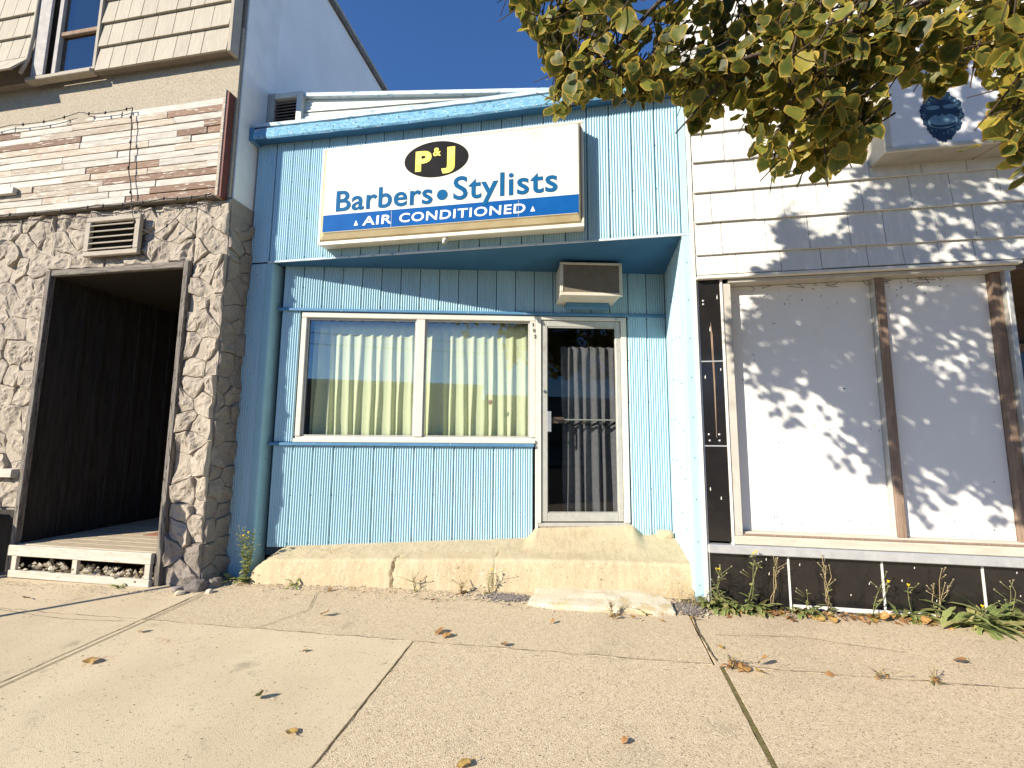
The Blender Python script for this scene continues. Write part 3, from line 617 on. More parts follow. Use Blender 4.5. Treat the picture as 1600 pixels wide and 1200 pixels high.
# ------------------------------------------------------------------ concrete ledge and steps
V = []; NX, prof_n = 420, 30
def lt(x):      # height of the ledge top at the wall
    z = .385+.030*(x+3.1)
    return z
def hump(x):
    d = min(1, max(0, 1-(abs(x+.07)-.46)/.12)); return .095*d*d*(3-2*d)
for i in range(NX+1):
    x = -3.06+(.812+3.06)*i/NX
    yb = yw(x)+.02; yfr = -.135+.065*(x+3.06)+.02*noise.noise(Vector((x*1.7, 0, 0)))
    ztf = .325+.034*(x+3.06)*(1 if x < -.4 else 1)-(.03*max(0, x+.4)); ztb = lt(x)
    if x < -2.9: k_ = (x+3.06)/.16; ztf = .20+(ztf-.20)*math.sqrt(max(0, k_)); ztb = min(ztb, ztf+.06)
    zb_ = GZ(x, yfr)-.03
    pts = []
    for j in range(prof_n+1):
        t = j/prof_n
        if t < .5:
            q = t/.5; y = yb+(yfr+.05-yb)*q; z = ztb+(ztf-ztb)*q+hump(x)*max(0, 1-q*1.35)**1.2
        elif t < .72:
            a = (t-.5)/.22*math.pi/2; y = yfr+.05-.04*math.sin(a); z = ztf-.035*(1-math.cos(a))
        else:
            q = (t-.72)/.28; y = yfr+.01-.035*q; z = ztf-.035+(zb_-ztf+.035)*q
        pts.append((y, z))
    for j, (y, z) in enumerate(pts):
        nn = .004*noise.noise(Vector((x*3, y*3, z*3)))+.0035*noise.noise(Vector((x*17, y*17, z*17)))+.003*noise.noise(Vector((x*45, y*45, z*45)))
        t = j/prof_n
        dd = 0
        if t > .35:
            xc = -1.72+.05*noise.noise(Vector((z*14, 3, 3)))+.012*noise.noise(Vector((z*50, 8, 3)))
            if abs(x-xc) < .011 and z < ztf+.01: dd = .03*min(1, (t-.35)*4)
            xc2 = -.83+.04*noise.noise(Vector((z*12, 5, 9)))
            if abs(x-xc2) < .006: dd = max(dd, .014)
        if t < .5: V.append((x, y, z+nn-dd))
        else: V.append((x, y-nn+dd, z+nn*.3))
M_ = prof_n+1
F = [(i*M_+j, i*M_+j+1, (i+1)*M_+j+1, (i+1)*M_+j) for i in range(NX) for j in range(prof_n)]
ledge = mesh_obj('concrete_ledge', V, F, 'ledge', None, True)
tag(ledge, 'ochre painted cracked concrete ledge and step along the barber shop front', 'ledge')
# loose concrete block in the right corner of the step
def rock(name, loc, sx, sy, sz, mat, parent=None, seed=0, sub=2, amp=.25, rz=0):
    bm = bmesh.new(); bmesh.ops.create_icosphere(bm, subdivisions=sub, radius=1)
    for v in bm.verts:
        c = v.co; f = 1+amp*noise.noise(c*1.3+Vector((seed*3.1, seed, 0)))+amp*.4*noise.noise(c*3+Vector((seed, 2, 1)))
        q = Vector([math.copysign(abs(t)**.6, t) for t in c])*f; v.co = Vector((q.x*sx, q.y*sy, q.z*sz))
    me = bpy.data.meshes.new(name); bm.to_mesh(me); bm.free(); me.materials.append(X[mat])
    o = bpy.data.objects.new(name, me); link(o, parent); o.location = loc; o.rotation_euler = (0, 0, rz); return o
tag(rock('concrete_block', (.70, .82, .50), .085, .05, .055, 'ledge', None, 4, 2, .12, .1), 'small ochre concrete lump in the corner of the step by the blue wall', 'block')
# broken pale slab in front of the step
P = [(-.50, -.27), (-.2, -.30), (.2, -.285), (.45, -.30), (.60, -.27), (.60, -.12), (.53, .02), (.3, .10), (-.1, .09), (-.47, .02)]
V, k = [], 0; ring = []
for a, b in zip(P, P[1:]+P[:1]):
    for i in range(6):
        t = i/6; x, y = a[0]+(b[0]-a[0])*t, a[1]+(b[1]-a[1])*t
        ring.append((x+.02*noise.noise(Vector((x*8, y*8, 1))), y+.02*noise.noise(Vector((x*8, y*8, 6)))))
k = len(ring); cx, cy = .05, -.08
for s, z in ((1.0, -.04), (1.0, .022), (.975, .040), (.7, .050), (.35, .052)):
    for x, y in ring:
        qx, qy = cx+(x-cx)*s, cy+(y-cy)*s; V.append((qx, qy, GZ(qx, qy)+z*.8+.005*noise.noise(Vector((qx*6, qy*6, z*9)))))
V.append((cx, cy, GZ(cx, cy)+.054))
F = [(l*k+i, l*k+(i+1) % k, (l+1)*k+(i+1) % k, (l+1)*k+i) for l in range(4) for i in range(k)]+[(4*k+i, 4*k+(i+1) % k, 5*k) for i in range(k)]
tag(mesh_obj('broken_slab', V, F, 'apron'), 'pale broken concrete slab lying in front of the door step', 'slab')

# ------------------------------------------------------------------ stone building on the left
LB = empty('stone_front_building', (-5, -.2, .1), 'taller building with stone faced ground floor, wood boards and shingles', 'building')
YS = -.29
def voronoi(x0, x1, z0, z1, size, seed, asp=1.0):
    rnd = random.Random(seed); pts = []
    nx, nz = max(1, round((x1-x0)/size/asp)), max(1, round((z1-z0)/size))
    for j in range(nz):
        for i in range(nx):
            pts.append((x0+(x1-x0)*(i+.5+rnd.uniform(-.42, .42))/nx, z0+(z1-z0)*(j+.5+rnd.uniform(-.42, .42))/nz))
    cells = []
    for i, p in enumerate(pts):
        poly = [(x0, z0), (x1, z0), (x1, z1), (x0, z1)]
        for j, q in enumerate(pts):
            if i == j or abs(p[0]-q[0]) > 3*size*asp or abs(p[1]-q[1]) > 3*size: continue
            mx, mz = (p[0]+q[0])/2, (p[1]+q[1])/2; dx, dz = q[0]-p[0], q[1]-p[1]
            out = []
            for a, b in zip(poly, poly[1:]+poly[:1]):
                da = (a[0]-mx)*dx+(a[1]-mz)*dz; db = (b[0]-mx)*dx+(b[1]-mz)*dz
                if da <= 0: out.append(a)
                if da*db < 0:
                    t = da/(da-db); out.append((a[0]+(b[0]-a[0])*t, a[1]+(b[1]-a[1])*t))
            poly = out
            if len(poly) < 3: break
        if len(poly) >= 3: cells.append((p, poly))
    return cells
def stone(p, poly, T, mat, seed, hmin=.012, hmax=.042, lim=None):
    """rough-hewn stone: ragged outline, split faces, in frame T (x, z in the wall, -y out)"""
    rnd = random.Random(seed); R_ = []
    cx = sum(a[0] for a in poly)/len(poly); cz = sum(a[1] for a in poly)/len(poly)
    for a, b in zip(poly, poly[1:]+poly[:1]):
        L_ = math.dist(a, b); m = max(1, int(L_/.042))
        for i in range(m):
            t = i/m; qx, qz = a[0]+(b[0]-a[0])*t, a[1]+(b[1]-a[1])*t
            wx = .024*noise.noise(Vector((qx*4.5, qz*4.5, 2)))+.012*noise.noise(Vector((qx*14, qz*14, 2))); wz = .024*noise.noise(Vector((qx*4.5, qz*4.5, 12)))+.012*noise.noise(Vector((qx*14, qz*14, 12)))
            qx, qz = qx+wx, qz+wz
            if lim: qx = min(max(qx, lim[0]), lim[1]); qz = min(max(qz, lim[2]), lim[3])
            R_.append((qx, qz))
    k = len(R_); V = []
    h = rnd.uniform(hmin, hmax); tx, tz = rnd.uniform(-.15, .15), rnd.uniform(-.12, .12)
    rx, rz_, rd_ = rnd.uniform(-1, 1), rnd.uniform(-1, 1), rnd.uniform(.0, .03)      # a split ridge across the face
    for li, (s, hh) in enumerate(((.985, -.02), (.972, .50), (.93, .95), (.82, 1.0), (.68, 1.0), (.5, 1.0), (.32, 1.0), (.15, 1.0))):
        for i, (x, z) in enumerate(R_):
            sx_ = cx+(x-cx)*s; sz_ = cz+(z-cz)*s
            j = Vector((x*11+seed, z*11, li*.35)); jx = .008*noise.noise(j) if li > 1 else 0; jz = .008*noise.noise(j+Vector((9, 4, 1))) if li > 1 else 0
            hz = h*hh
            if li >= 1:
                hz += (tx*(sx_-cx)+tz*(sz_-cz))*min(1, hh)+.018*noise.noise(Vector((sx_*9, sz_*9, seed)))+.013*noise.noise(Vector((sx_*21, sz_*21, seed)))+.006*noise.noise(Vector((sx_*50, sz_*50, seed)))
                d = (sx_-cx)*rx+(sz_-cz)*rz_
                if d > .01: hz -= rd_*min(1, (d-.01)*30)
                hz = max(hz, .004)
            V.append(T @ Vector((sx_+jx, -hz, sz_+jz)))
    V.append(T @ Vector((cx, -h, cz)))
    F = [(l*k+i, l*k+(i+1) % k, (l+1)*k+(i+1) % k, (l+1)*k+i) for l in range(7) for i in range(k)]+[(7*k+i, 7*k+(i+1) % k, 8*k) for i in range(k)]
    o = mesh_obj('stone', V, F, mat, LB); return o
TS = Matrix.Translation((0, YS, 0)); sid = 0
for (a, b, c, d, sz_, asp) in ((-7.6, -5.50, .72, 3.74, .23, 1.0), (-5.50, -3.80, 3.12, 3.74, .20, 1.15), (-3.795, -3.425, .10, 3.74, .19, .95)):
    for p, poly in voronoi(a, b, c, d, sz_, 11+int(a*10), asp):
        sid += 1; stone(p, poly, TS, 'stone_base' if p[1] < .55 and a > -4 else 'stone', sid, lim=(a, b, c, d))
TSide = Matrix.Translation((-3.43, 0, 0)) @ Matrix.Rotation(math.pi/2, 4, 'Z')       # faces +x; local x = world y
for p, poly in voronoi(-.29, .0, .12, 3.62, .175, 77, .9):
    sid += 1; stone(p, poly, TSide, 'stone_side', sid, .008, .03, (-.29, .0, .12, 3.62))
box('mortar_wall', -7.6, -5.49, YS+.001, .2, .05, 3.76, 'mortar', LB, 0)
box('mortar_wall', -5.49, -3.80, YS+.001, .2, 3.10, 3.76, 'mortar', LB, 0)
box('mortar_wall', -3.80, -3.431, YS+.001, .6, .05, 3.76, 'mortar', LB, 0)
# upper walls
box('stucco_band', -7.6, -3.465, YS+.0, .2, 3.765, 5.62, 'stucco', LB, .004)
box('side_wall', -3.74, -3.463, .201, 9, .1, 7.45, 'white_wall', LB, 0)
box('side_wall', -7.6, -3.466, YS+.02, .2, 5.625, 7.45, 'stucco', LB, 0)
box('side_wall_return', -3.464, -3.444, YS+.03, .19, 3.66, 7.445, 'white_peel', LB, .003)
box('parapet_cap', -3.99, -3.42, YS, 9, 7.452, 7.50, 'grey_trim', LB, .008)
box('parapet_flashing', -3.445, -3.425, YS+.02, 9, 7.36, 7.45, 'grey_wood', LB, .003)
box('upper_mass', -9.5, -3.97, .22, 9, 3.21, 7.40, 'white_wall', LB, 0)
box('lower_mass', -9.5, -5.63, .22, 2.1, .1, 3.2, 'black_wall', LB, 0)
# reclaimed boards
rb = random.Random(5); zz = 3.775; rowi = 0
while zz < 4.77:
    h = .0735; x = -7.3+rb.uniform(-.6, 0)
    while x < -3.56:
        L_ = rb.choice((.35, .5, .7, .9, 1.2, 1.5)); x1 = min(x+L_, -3.555)
        if -3.555-x1 < .12: x1 = -3.555
        q = rb.random(); near = x1 > -4.4
        m = 'board_brown' if q < (.30 if near else .12) else ('board_tan' if q < .42 else 'board_white')
        th = rb.choice((.016, .019, .022, .026))
        box('board', x+.002, x1-.002, YS-.03-th, YS-.012, zz+.002, zz+h-.003+rb.uniform(-.002, .0005), m, LB, .0025)
        x = x1
    zz += h; rowi += 1
box('board', -6.55, -6.02, YS-.10, YS-.058, 3.985, 4.055, 'board_white', LB, .004)
box('board_backing', -7.6, -3.55, YS-.0118, YS-.001, 3.765, 4.82, 'wire', LB, 0)
box('edge_batten', -3.552, -3.515, YS-.085, YS-.002, 3.74, 4.86, 'board_tan', LB, .004)
box('edge_batten', -3.514, -3.488, YS-.075, YS-.002, 3.73, 4.84, 'red_trim', LB, .003)
box('bottom_ledge', -7.6, -3.56, YS-.075, YS-.0125, 3.742, 3.770, 'grey_wood_h', LB, .004)
# string light wires
def wire(name, pts, r, label, sag=.02, bulbs=0):
    P = []
    for a, b in zip(pts, pts[1:]):
        for i in range(10):
            t = i/10; p = Vector(a).lerp(Vector(b), t); p.z -= sag*4*t*(1-t); p += Vector((noise.noise(p*7), noise.noise(p*7+Vector((3, 3, 3)))*.4, noise.noise(p*5+Vector((9, 1, 3)))))*.012; P.append(p)
    P.append(Vector(pts[-1])); V, F = tube_geo(P, r, 4)
    o = mesh_obj(name, V, F, 'wire', None, True); tag(o, label, 'wire')
    for k in range(bulbs):
        p = P[int((k+.5)/bulbs*len(P))]
        tube('socket', [p+Vector((0, -.004, .008)), p+Vector((0, -.008, -.022))], .008, 'wire', o, 5)
    return o
yb_ = YS-.075
wire('string_wire', [(-7.2, yb_-.01, 4.79), (-6.2, yb_-.01, 4.80), (-5.3, yb_-.01, 4.83), (-4.62, yb_-.01, 4.80)], .005, 'dark light string sagging along the top of the whitewashed boards', .03, 9)
wire('string_wire', [(-4.62, yb_-.01, 4.80), (-4.60, yb_-.012, 4.45), (-4.57, yb_-.012, 4.10), (-4.50, yb_-.01, 3.76)], .005, 'dark wire hanging straight down across the whitewashed boards', .0, 4)
wire('string_wire', [(-7.2, YS-.10, 3.76), (-6.0, YS-.10, 3.75), (-4.9, YS-.10, 3.75), (-4.1, YS-.10, 3.755), (-3.58, YS-.09, 3.76)], .007, 'dark light string running along the bottom of the whitewashed boards', .02, 14)
wire('string_wire', [(-4.50, YS-.10, 3.75), (-4.42, YS-.09, 3.55), (-4.22, YS-.085, 3.40), (-4.05, YS-.085, 3.48), (-3.8, YS-.085, 3.74)], .004, 'loose wire loop dangling over the stones right of the vent', .02, 2)
# stone wall vent
vt = box('wall_vent', -5.005, -4.375, YS-.055, YS-.052, 3.245, 3.60, 'dark_frame', LB, 0)
for a in ((-5.02, -4.36, 3.575, 3.625), (-5.02, -4.36, 3.215, 3.265), (-5.02, -4.955, 3.266, 3.574), (-4.425, -4.36, 3.266, 3.574)):
    box('vent_frame', a[0], a[1], YS-.095, YS-.056, a[2], a[3], 'trim_tan', vt, .006)
for k in range(5):
    T = Matrix.Translation((0, YS-.078, 3.295+k*.062)) @ Matrix.Rotation(rad(35), 4, 'X')
    box('slat', -4.954, -4.426, -.028, .028, -.005, .005, 'trim_tan', vt, .002, T)
# doorway
box('door_jamb', -5.505, -5.445, YS-.055, YS-.0005, .10, 3.115, 'grey_wood', LB, .006)
box('door_jamb', -3.855, -3.795, YS-.055, YS-.0005, .11, 3.115, 'grey_wood', LB, .006)
box('door_lintel', -5.444, -3.856, YS-.050, YS-.0005, 3.055, 3.118, 'grey_wood_h', LB, .006)
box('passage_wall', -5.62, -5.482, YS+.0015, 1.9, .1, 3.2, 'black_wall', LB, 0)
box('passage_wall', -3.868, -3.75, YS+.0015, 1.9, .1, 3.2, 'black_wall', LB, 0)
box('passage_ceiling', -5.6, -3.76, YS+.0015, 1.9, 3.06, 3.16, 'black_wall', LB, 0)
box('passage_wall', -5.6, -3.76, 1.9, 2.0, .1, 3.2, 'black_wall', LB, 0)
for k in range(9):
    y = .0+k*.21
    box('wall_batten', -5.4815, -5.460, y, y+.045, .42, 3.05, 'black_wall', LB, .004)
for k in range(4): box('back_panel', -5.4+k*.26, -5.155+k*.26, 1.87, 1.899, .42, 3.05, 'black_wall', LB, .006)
bd = box('passage_door', -4.36, -3.92, 1.80, 1.85, .42, 2.55, 'black_door', LB, .006)
for a in ((1.62, 2.42), (.55, 1.42)): box('door_panel', -4.29, -3.99, 1.785, 1.799, a[0], a[1], 'black_door', bd, .01)
box('door_casing', -4.44, -4.362, 1.78, 1.86, .42, 2.64, 'black_wall', LB, .006)
# left part beneath the stone: shop ledge and dark panel
box('window_ledge', -7.6, -5.53, YS-.10, YS+.02, 1.02, 1.10, 'white_board', LB, .006)
box('dark_panel', -7.6, -5.508, YS-.02, YS+.0, .12, .70, 'black_wall', LB, 0)
# wooden platform in the doorway
pf = empty('wooden_platform', (-4.65, -.2, .15), 'low bleached wooden platform with white front board in the dark doorway', 'platform')
k = 0; y = YS-.045
while y < 1.75:
    wd = .135; m = 'deck_red' if 4 <= k <= 5 else 'deck'
    if m == 'deck_red':
        box('plank', -5.43, -4.63, y+.003, y+wd-.003, .362, .397, 'deck', pf, .004)
        box('plank', -4.625, -3.862, y+.003, y+wd-.003, .362, .398, 'deck_red', pf, .004)
    else: box('plank', -5.43, -3.862, y+.003, y+wd-.003, .362+random.uniform(-.002, .002), .397, m, pf, .004)
    y += wd; k += 1
box('front_board', -5.47, -3.862, YS-.085, YS-.048, .295, .392, 'white_board', pf, .005)
box('bottom_board', -5.44, -3.862, YS-.085, YS-.045, .10, .165, 'white_board', pf, .005)
for x in (-5.42, -4.72, -3.93): box('block', x, x+.06, YS-.080, YS-.05, .166, .294, 'white_board', pf, .004)
rub = []
for k in range(160):
    p = Vector((random.uniform(-5.35, -3.9), random.uniform(YS-.075, YS+.08), random.uniform(.12, .22))); s = random.uniform(.012, .035)
    rub.append(([p+Vector(d)*s*random.uniform(.6, 1.3) for d in ((1, 0, 0), (-1, 0, 0), (0, 1, 0), (0, -1, 0), (0, 0, 1), (0, 0, -1))], [(0, 2, 4), (2, 1, 4), (1, 3, 4), (3, 0, 4), (2, 0, 5), (1, 2, 5), (3, 1, 5), (0, 3, 5)]))
V, F = merge(rub); o = mesh_obj('rubble_fill', V, F, 'apron', pf); o['kind'] = 'stuff'
# bench corner at the left frame edge
bn = empty('wooden_bench', (-6.3, -.6, .12), 'weathered wooden bench end beside the dark doorway at the left edge', 'bench')
box('seat', -7.4, -5.66, -.66, -.36, .60, .70, 'grey_wood_h', bn, .008)
box('leg', -5.80, -5.73, -.62, -.55, .10, .599, 'grey_wood', bn, .006); box('leg', -5.80, -5.73, -.47, -.40, .10, .599, 'grey_wood', bn, .006)
box('rail', -7.4, -5.81, -.53, -.49, .25, .33, 'grey_wood_h', bn, .006)

# shingles of the mansard
def shingles(parent, x0, x1, courses, h, wmin, wmax, y_at, mat, seed, lap=.045, th=.012, gap=.0025, butt=.0):
    rs = random.Random(seed)
    for ci, z in enumerate(courses):
        x = x0-rs.uniform(0, wmin)*.6
        while x < x1-.01:
            wd = rs.uniform(wmin, wmax); xb_ = min(x+wd, x1); xa_ = max(x, x0)
            if x1-xb_ < .06: xb_ = x1
            if xb_-xa_ > .03:
                d = rs.uniform(-.003, .003)*butt; e = rs.uniform(-.004, .004)
                yl, yu = y_at(z), y_at(z+h)
                zl_ = z+d
                a, b = xa_+gap/2, xb_-gap/2
                V = [(a, yl-th-.010+e*.3, zl_), (b, yl-th-.010+e*.3, zl_+rs.uniform(-.003, .003)*butt), (b, yu-.003, z+h+lap), (a, yu-.003, z+h+lap),
                     (a, yl-.010+e*.3, zl_), (b, yl-.010+e*.3, zl_), (b, yu+.004, z+h+lap), (a, yu+.004, z+h+lap)]
                mesh_obj('shingle', V, [(0, 1, 2, 3), (7, 6, 5, 4), (0, 4, 5, 1), (1, 5, 6, 2), (2, 6, 7, 3), (3, 7, 4, 0)], mat, parent)
            x = xb_
yl_ = lambda z: YS-.085+.02*(z-5.25)
shingles(LB, -5.13, -3.53, [5.27+k*.285 for k in range(4)], .285, .16, .25, yl_, 'shingle_tan', 3, th=.022, gap=.008)
shingles(LB, -7.6, -5.98, [5.27+k*.285 for k in range(4)], .285, .16, .25, lambda z: YS-.10-.16*max(0, (5.62-z)/.35)**2+.02*(z-5.25), 'shingle_tan', 8, th=.022, gap=.008)
box('shingle_backing', -5.14, -3.50, YS-.072, YS-.002, 5.30, 6.6, 'stone_base', LB, 0)
box('shingle_backing', -7.6, -5.97, YS-.072, YS-.002, 5.30, 6.6, 'stone_base', LB, 0)
box('corner_board', -3.528, -3.485, YS-.112, YS-.004, 5.255, 6.6, 'trim_tan', LB, .004)
box('corner_board', -5.175, -5.133, YS-.11, YS-.003, 5.30, 6.6, 'trim_tan', LB, .004)
# upper window with its sash
uw = box('upper_window', -5.96, -5.18, YS-.05, YS-.02, 5.30, 5.345, 'grey_trim', LB, .004)
box('sill', -6.03, -5.16, YS-.135, YS-.051, 5.255, 5.30, 'trim_tan', uw, .006)
box('cheek_board', -5.975, -5.80, YS-.125, YS-.1, 5.305, 6.6, 'grey_trim', uw, .006)
tube('cheek_mould', [(-5.99, YS-.13, 6.6), (-5.985, YS-.135, 5.8), (-5.99, YS-.15, 5.5), (-6.0, YS-.19, 5.3)], .018, 'trim_tan', uw, 6)
box('sash', -5.80, -5.76, YS-.07, YS-.03, 5.346, 6.6, 'gasket', uw, .003)
box('sash', -5.757, -5.70, YS-.085, YS-.03, 5.346, 6.6, 'grey_trim', uw, .004)
box('sash', -5.70, -5.18, YS-.075, YS-.03, 5.80, 5.85, 'stud', uw, .004)
box('sash', -5.70, -5.18, YS-.065, YS-.03, 5.346, 5.38, 'grey_trim', uw, .004)
box('pane', -5.70, -5.18, YS-.045, YS-.042, 5.38, 5.80, 'upper_glass', uw, 0)
box('pane', -5.70, -5.18, YS-.055, YS-.052, 5.85, 6.6, 'upper_glass', uw, 0)
box('blind', -5.70, -5.18, YS-.020, YS-.005, 5.35, 6.6, 'box_under', uw, 0)

# ------------------------------------------------------------------ white shingled building on the right
RB = empty('white_shingled_building', (2.3, 0, .15), 'white shingled storefront with boarded windows and black tile base', 'building')
yr_ = lambda z: -.022
zs = [2.815, 2.99, 3.275, 3.55, 3.825, 4.10, 4.375, 4.65, 4.925, 5.2, 5.475]
for k, z in enumerate(zs[:-1]):
    shingles(RB, .90, 6.0, [z], zs[k+1]-z, .22, .40, yr_, 'shingle_white', 40+k, .02, .017, .005, 1)
box('shingle_backing', .90, 6, -.008, .20, 2.80, 5.6, 'box_under', RB, 0)
box('bottom_flashing', .90, 3.22, -.055, -.012, 2.775, 2.805, 'white_trim', RB, .005)
box('head_trim', 1.15, 3.20, -.02, .12, 2.742, 2.772, 'beige_jamb', RB, .004)
box('upper_mass', .9, 8, .21, 6, 2.83, 5.6, 'white_wall', RB, 0)
box('lower_wall', .905, 3.06, .16, .30, .10, 2.80, 'wire', RB, 0)
# black tiles beside the window
for a, b in ((2.088, 2.773), (1.393, 2.076), (.640, 1.381)):
    t = box('tile', .916, 1.085, -.004, .03, a, b, 'black_tile', RB, .003)
    for k in range(2):
        zq = random.uniform(a+.05, b-.05); xq = random.uniform(.93, 1.07)
        mesh_obj('paint_drip', [(xq, -.0055, zq), (xq+.007, -.0055, zq+.004), (xq+.006, -.0055, zq+random.uniform(.015, .05)), (xq-.001, -.0055, zq+.02)], [(0, 1, 2, 3)], 'white_trim', t)
box('tile_strip', .900, .914, -.012, .03, .60, 2.775, 'alu_bright', RB, .003)
box('tile_strip', 1.087, 1.106, -.016, .05, .60, 2.775, 'white_trim', RB, .003)
for z in (1.3815, 2.0765): box('tile_strip', .915, 1.086, -.009, .03, z, z+.011, 'alu_bright', RB, .002)
for x, z in ((.95, 1.48), (1.03, 1.48), (.955, 1.43), (1.03, 1.43), (.95, 2.6), (.95, 2.57)):
    tube('anchor', [(x, .0, z), (x, -.008, z)], .009, 'alu_bright', RB, 8)
mesh_obj('paint_streak', [(1.0, -.0065, 2.42), (1.012, -.0065, 2.3), (1.016, -.0065, 1.9), (1.010, -.0065, 1.45), (1.006, -.0065, 1.46), (1.004, -.0065, 1.9), (.996, -.0065, 2.3)], [tuple(range(7))], 'stud', RB)
# window jamb, boards, studs
box('jamb', 1.107, 1.172, -.006, .13, .69, 2.741, 'beige_jamb', RB, .004)
box('window_board', 1.173, 2.262, .095, .115, .715, 2.741, 'panel', RB, .004)
box('window_board', 2.338, 3.070, .080, .115, .715, 2.741, 'panel', RB, .004)
box('stud', 2.272, 2.336, .03, .116, .70, 2.741, 'stud', RB, .005)
box('stud_edge', 2.262, 2.2715, .04, .112, .70, 2.74, 'beige_jamb', RB, .002)
box('stud', 3.072, 3.128, .03, .116, .70, 2.741, 'stud', RB, .005)
box('corner_strip', 3.129, 3.165, -.01, .10, .60, 2.775, 'alu', RB, .004)
box('sill_step', 1.12, 3.128, .02, .12, .672, .7145, 'sill', RB, .005)
box('sill_step', 1.108, 3.128, -.02, .019, .625, .690, 'sill', RB, .005)
box('sill_moulding', 1.11, 3.128, -.001, .0185, .6905, .704, 'stud', RB, .003)
box('aluminium_sill', .900, 3.17, -.050, .02, .555, .622, 'alu_bright', RB, .006)
for a, b in ((.916, 1.478), (1.492, 2.117), (2.131, 2.760), (2.774, 3.165)):
    t = box('tile', a, b, -.004, .03, .13, .553, 'black_tile', RB, .003)
    for k in range(3):
        zq = random.uniform(.2, .52); xq = random.uniform(a+.05, b-.05)
        mesh_obj('paint_drip', [(xq, -.0055, zq), (xq+.006, -.0055, zq+.002), (xq+.007, -.0055, zq+random.uniform(.01, .03)), (xq+.001, -.0055, zq+.012)], [(0, 1, 2, 3)], 'white_trim', t)
for x in (1.4785, 2.1175, 2.7605): box('tile_strip', x, x+.013, -.011, .03, .13, .553, 'white_trim', RB, .002)
box('tile_strip', .900, .9155, -.012, .03, .13, .553, 'white_trim', RB, .002)
box('base_strip', 1.50, 2.9, -.018, -.0045, .17, .20, 'white_trim', RB, .003)
box('base_wall', .91, 3.128, .031, .15, .05, .62, 'wire', RB, 0)
# old staples and cable scraps at the head of the window
for k in range(14):
    x = random.uniform(1.35, 3.0); p = Vector((x, .075 if x < 2.27 else .065, 2.735))
    tube('wire_scrap', [p, p+Vector((random.uniform(-.05, .05), -.008, -random.uniform(.01, .05))), p+Vector((random.uniform(-.12, .12), -.004, -random.uniform(.0, .05)))], .0022, 'wire', RB, 4)
# staples and scuffs left on the boards
V, F = [], []
for k in range(70):
    x = random.uniform(1.2, 3.04); z = random.choice((random.uniform(.74, 2.7), random.uniform(2.55, 2.72), random.uniform(.73, .85)))
    if 2.25 < x < 2.35: continue
    yq = .0935 if x < 2.27 else .0785; a = random.uniform(0, 3.14); l_ = random.uniform(.004, .012); t_ = random.uniform(.0012, .003); b = len(V)
    for u, v in ((-l_, -t_), (l_, -t_), (l_, t_), (-l_, t_)): V.append((x+u*math.cos(a)-v*math.sin(a), yq, z+u*math.sin(a)+v*math.cos(a)))
    F.append((b, b+1, b+2, b+3))
o = mesh_obj('staples', V, F, 'wire', RB); o['kind'] = 'stuff'
# recessed entry further right
box('entry_wall', 3.129, 3.164, .101, 1.5, .1, 2.78, 'entry_brown', RB, 0)
box('entry_ceiling', 3.13, 6, -.01, 1.5, 2.745, 2.79, 'entry_brown', RB, 0)
box('entry_wall', 3.13, 6, 1.3, 1.4, .1, 2.78, 'entry_brown', RB, 0)
box('entry_floor', 3.166, 6, -.05, 1.299, .05, .235, 'walk', RB, .01)
ed = box('entry_door', 3.55, 4.5, 1.22, 1.29, .3, 2.4, 'stud', RB, .01)
box('door_pane', 3.7, 4.35, 1.20, 1.215, .9, 2.3, 'far_glass', ed, 0)

# box sign on the right building
bs_ = empty('box_sign', (3.2, -.15, 3.65), 'white projecting box sign with navy ape head emblem on white shingles', 'sign')
qx0, qx1, qz0, qz1, qy = 2.262, 4.3, 3.64, 4.62, -.235
V = [(qx0, -.03, qz0), (qx1, -.03, qz0), (qx1, -.03, qz1), (qx0, -.03, qz1), (qx0, qy, qz0), (qx1, qy, qz0), (qx1, qy, qz1), (qx0, qy, qz1)]
mesh_obj('case', V, [(0, 1, 2, 3), (0, 4, 5, 1), (1, 5, 6, 2), (2, 6, 7, 3), (3, 7, 4, 0), (4, 7, 6, 5)], 'box_under', bs_)
for a in ((qx0-.004, qx1+.004, qz0-.004, qz0+.032), (qx0-.004, qx1+.004, qz1-.032, qz1+.004), (qx0-.004, qx0+.040, qz0+.033, qz1-.033), (qx1-.04, qx1+.004, qz0+.033, qz1-.033)):
    box('frame', a[0], a[1], qy-.022, qy-.001, a[2], a[3], 'box_frame', bs_, .004)
box('face', qx0+.041, qx1-.041, qy-.010, qy-.0012, qz0+.034, qz1-.034, 'box_white', bs_, 0)
ex, ez, ey = 2.66, 3.905, qy-.0115
def flat(name, pts, mat, d):
    mesh_obj(name, [(ex+x, ey-d, ez+z) for x, z in pts], [tuple(range(len(pts)))], mat, bs_)
rf = random.Random(4); pts = []
for k in range(84):
    a = 2*math.pi*k/84; r_ = 1+rf.uniform(-.05, .09); pts.append((.140*math.cos(a)*r_*(1-.25*max(0, -math.sin(a))), .18*math.sin(a)*r_-(.04*max(0, -math.sin(a)))))
bm = [(.0, .0)]+pts
mesh_obj('emblem_fur', [(ex+x, ey-.0015, ez+z) for x, z in bm], [(0, 1+i, 1+(i+1) % 84) for i in range(84)], 'navy', bs_)
def ell(cx, cz, rx, rz, n=24, a0=0, a1=360, rot=0):
    return [(cx+rx*math.cos(rad(a0+(a1-a0)*k/n)), cz+rz*math.sin(rad(a0+(a1-a0)*k/n))) for k in range(n)]
flat('emblem_muzzle', ell(0, -.055, .098, .062), 'slate', .003)
flat('emblem_mouth', ell(0, -.075, .085, .030), 'navy', .0045)
flat('emblem_lip', ell(0, -.064, .080, .026), 'slate', .006)
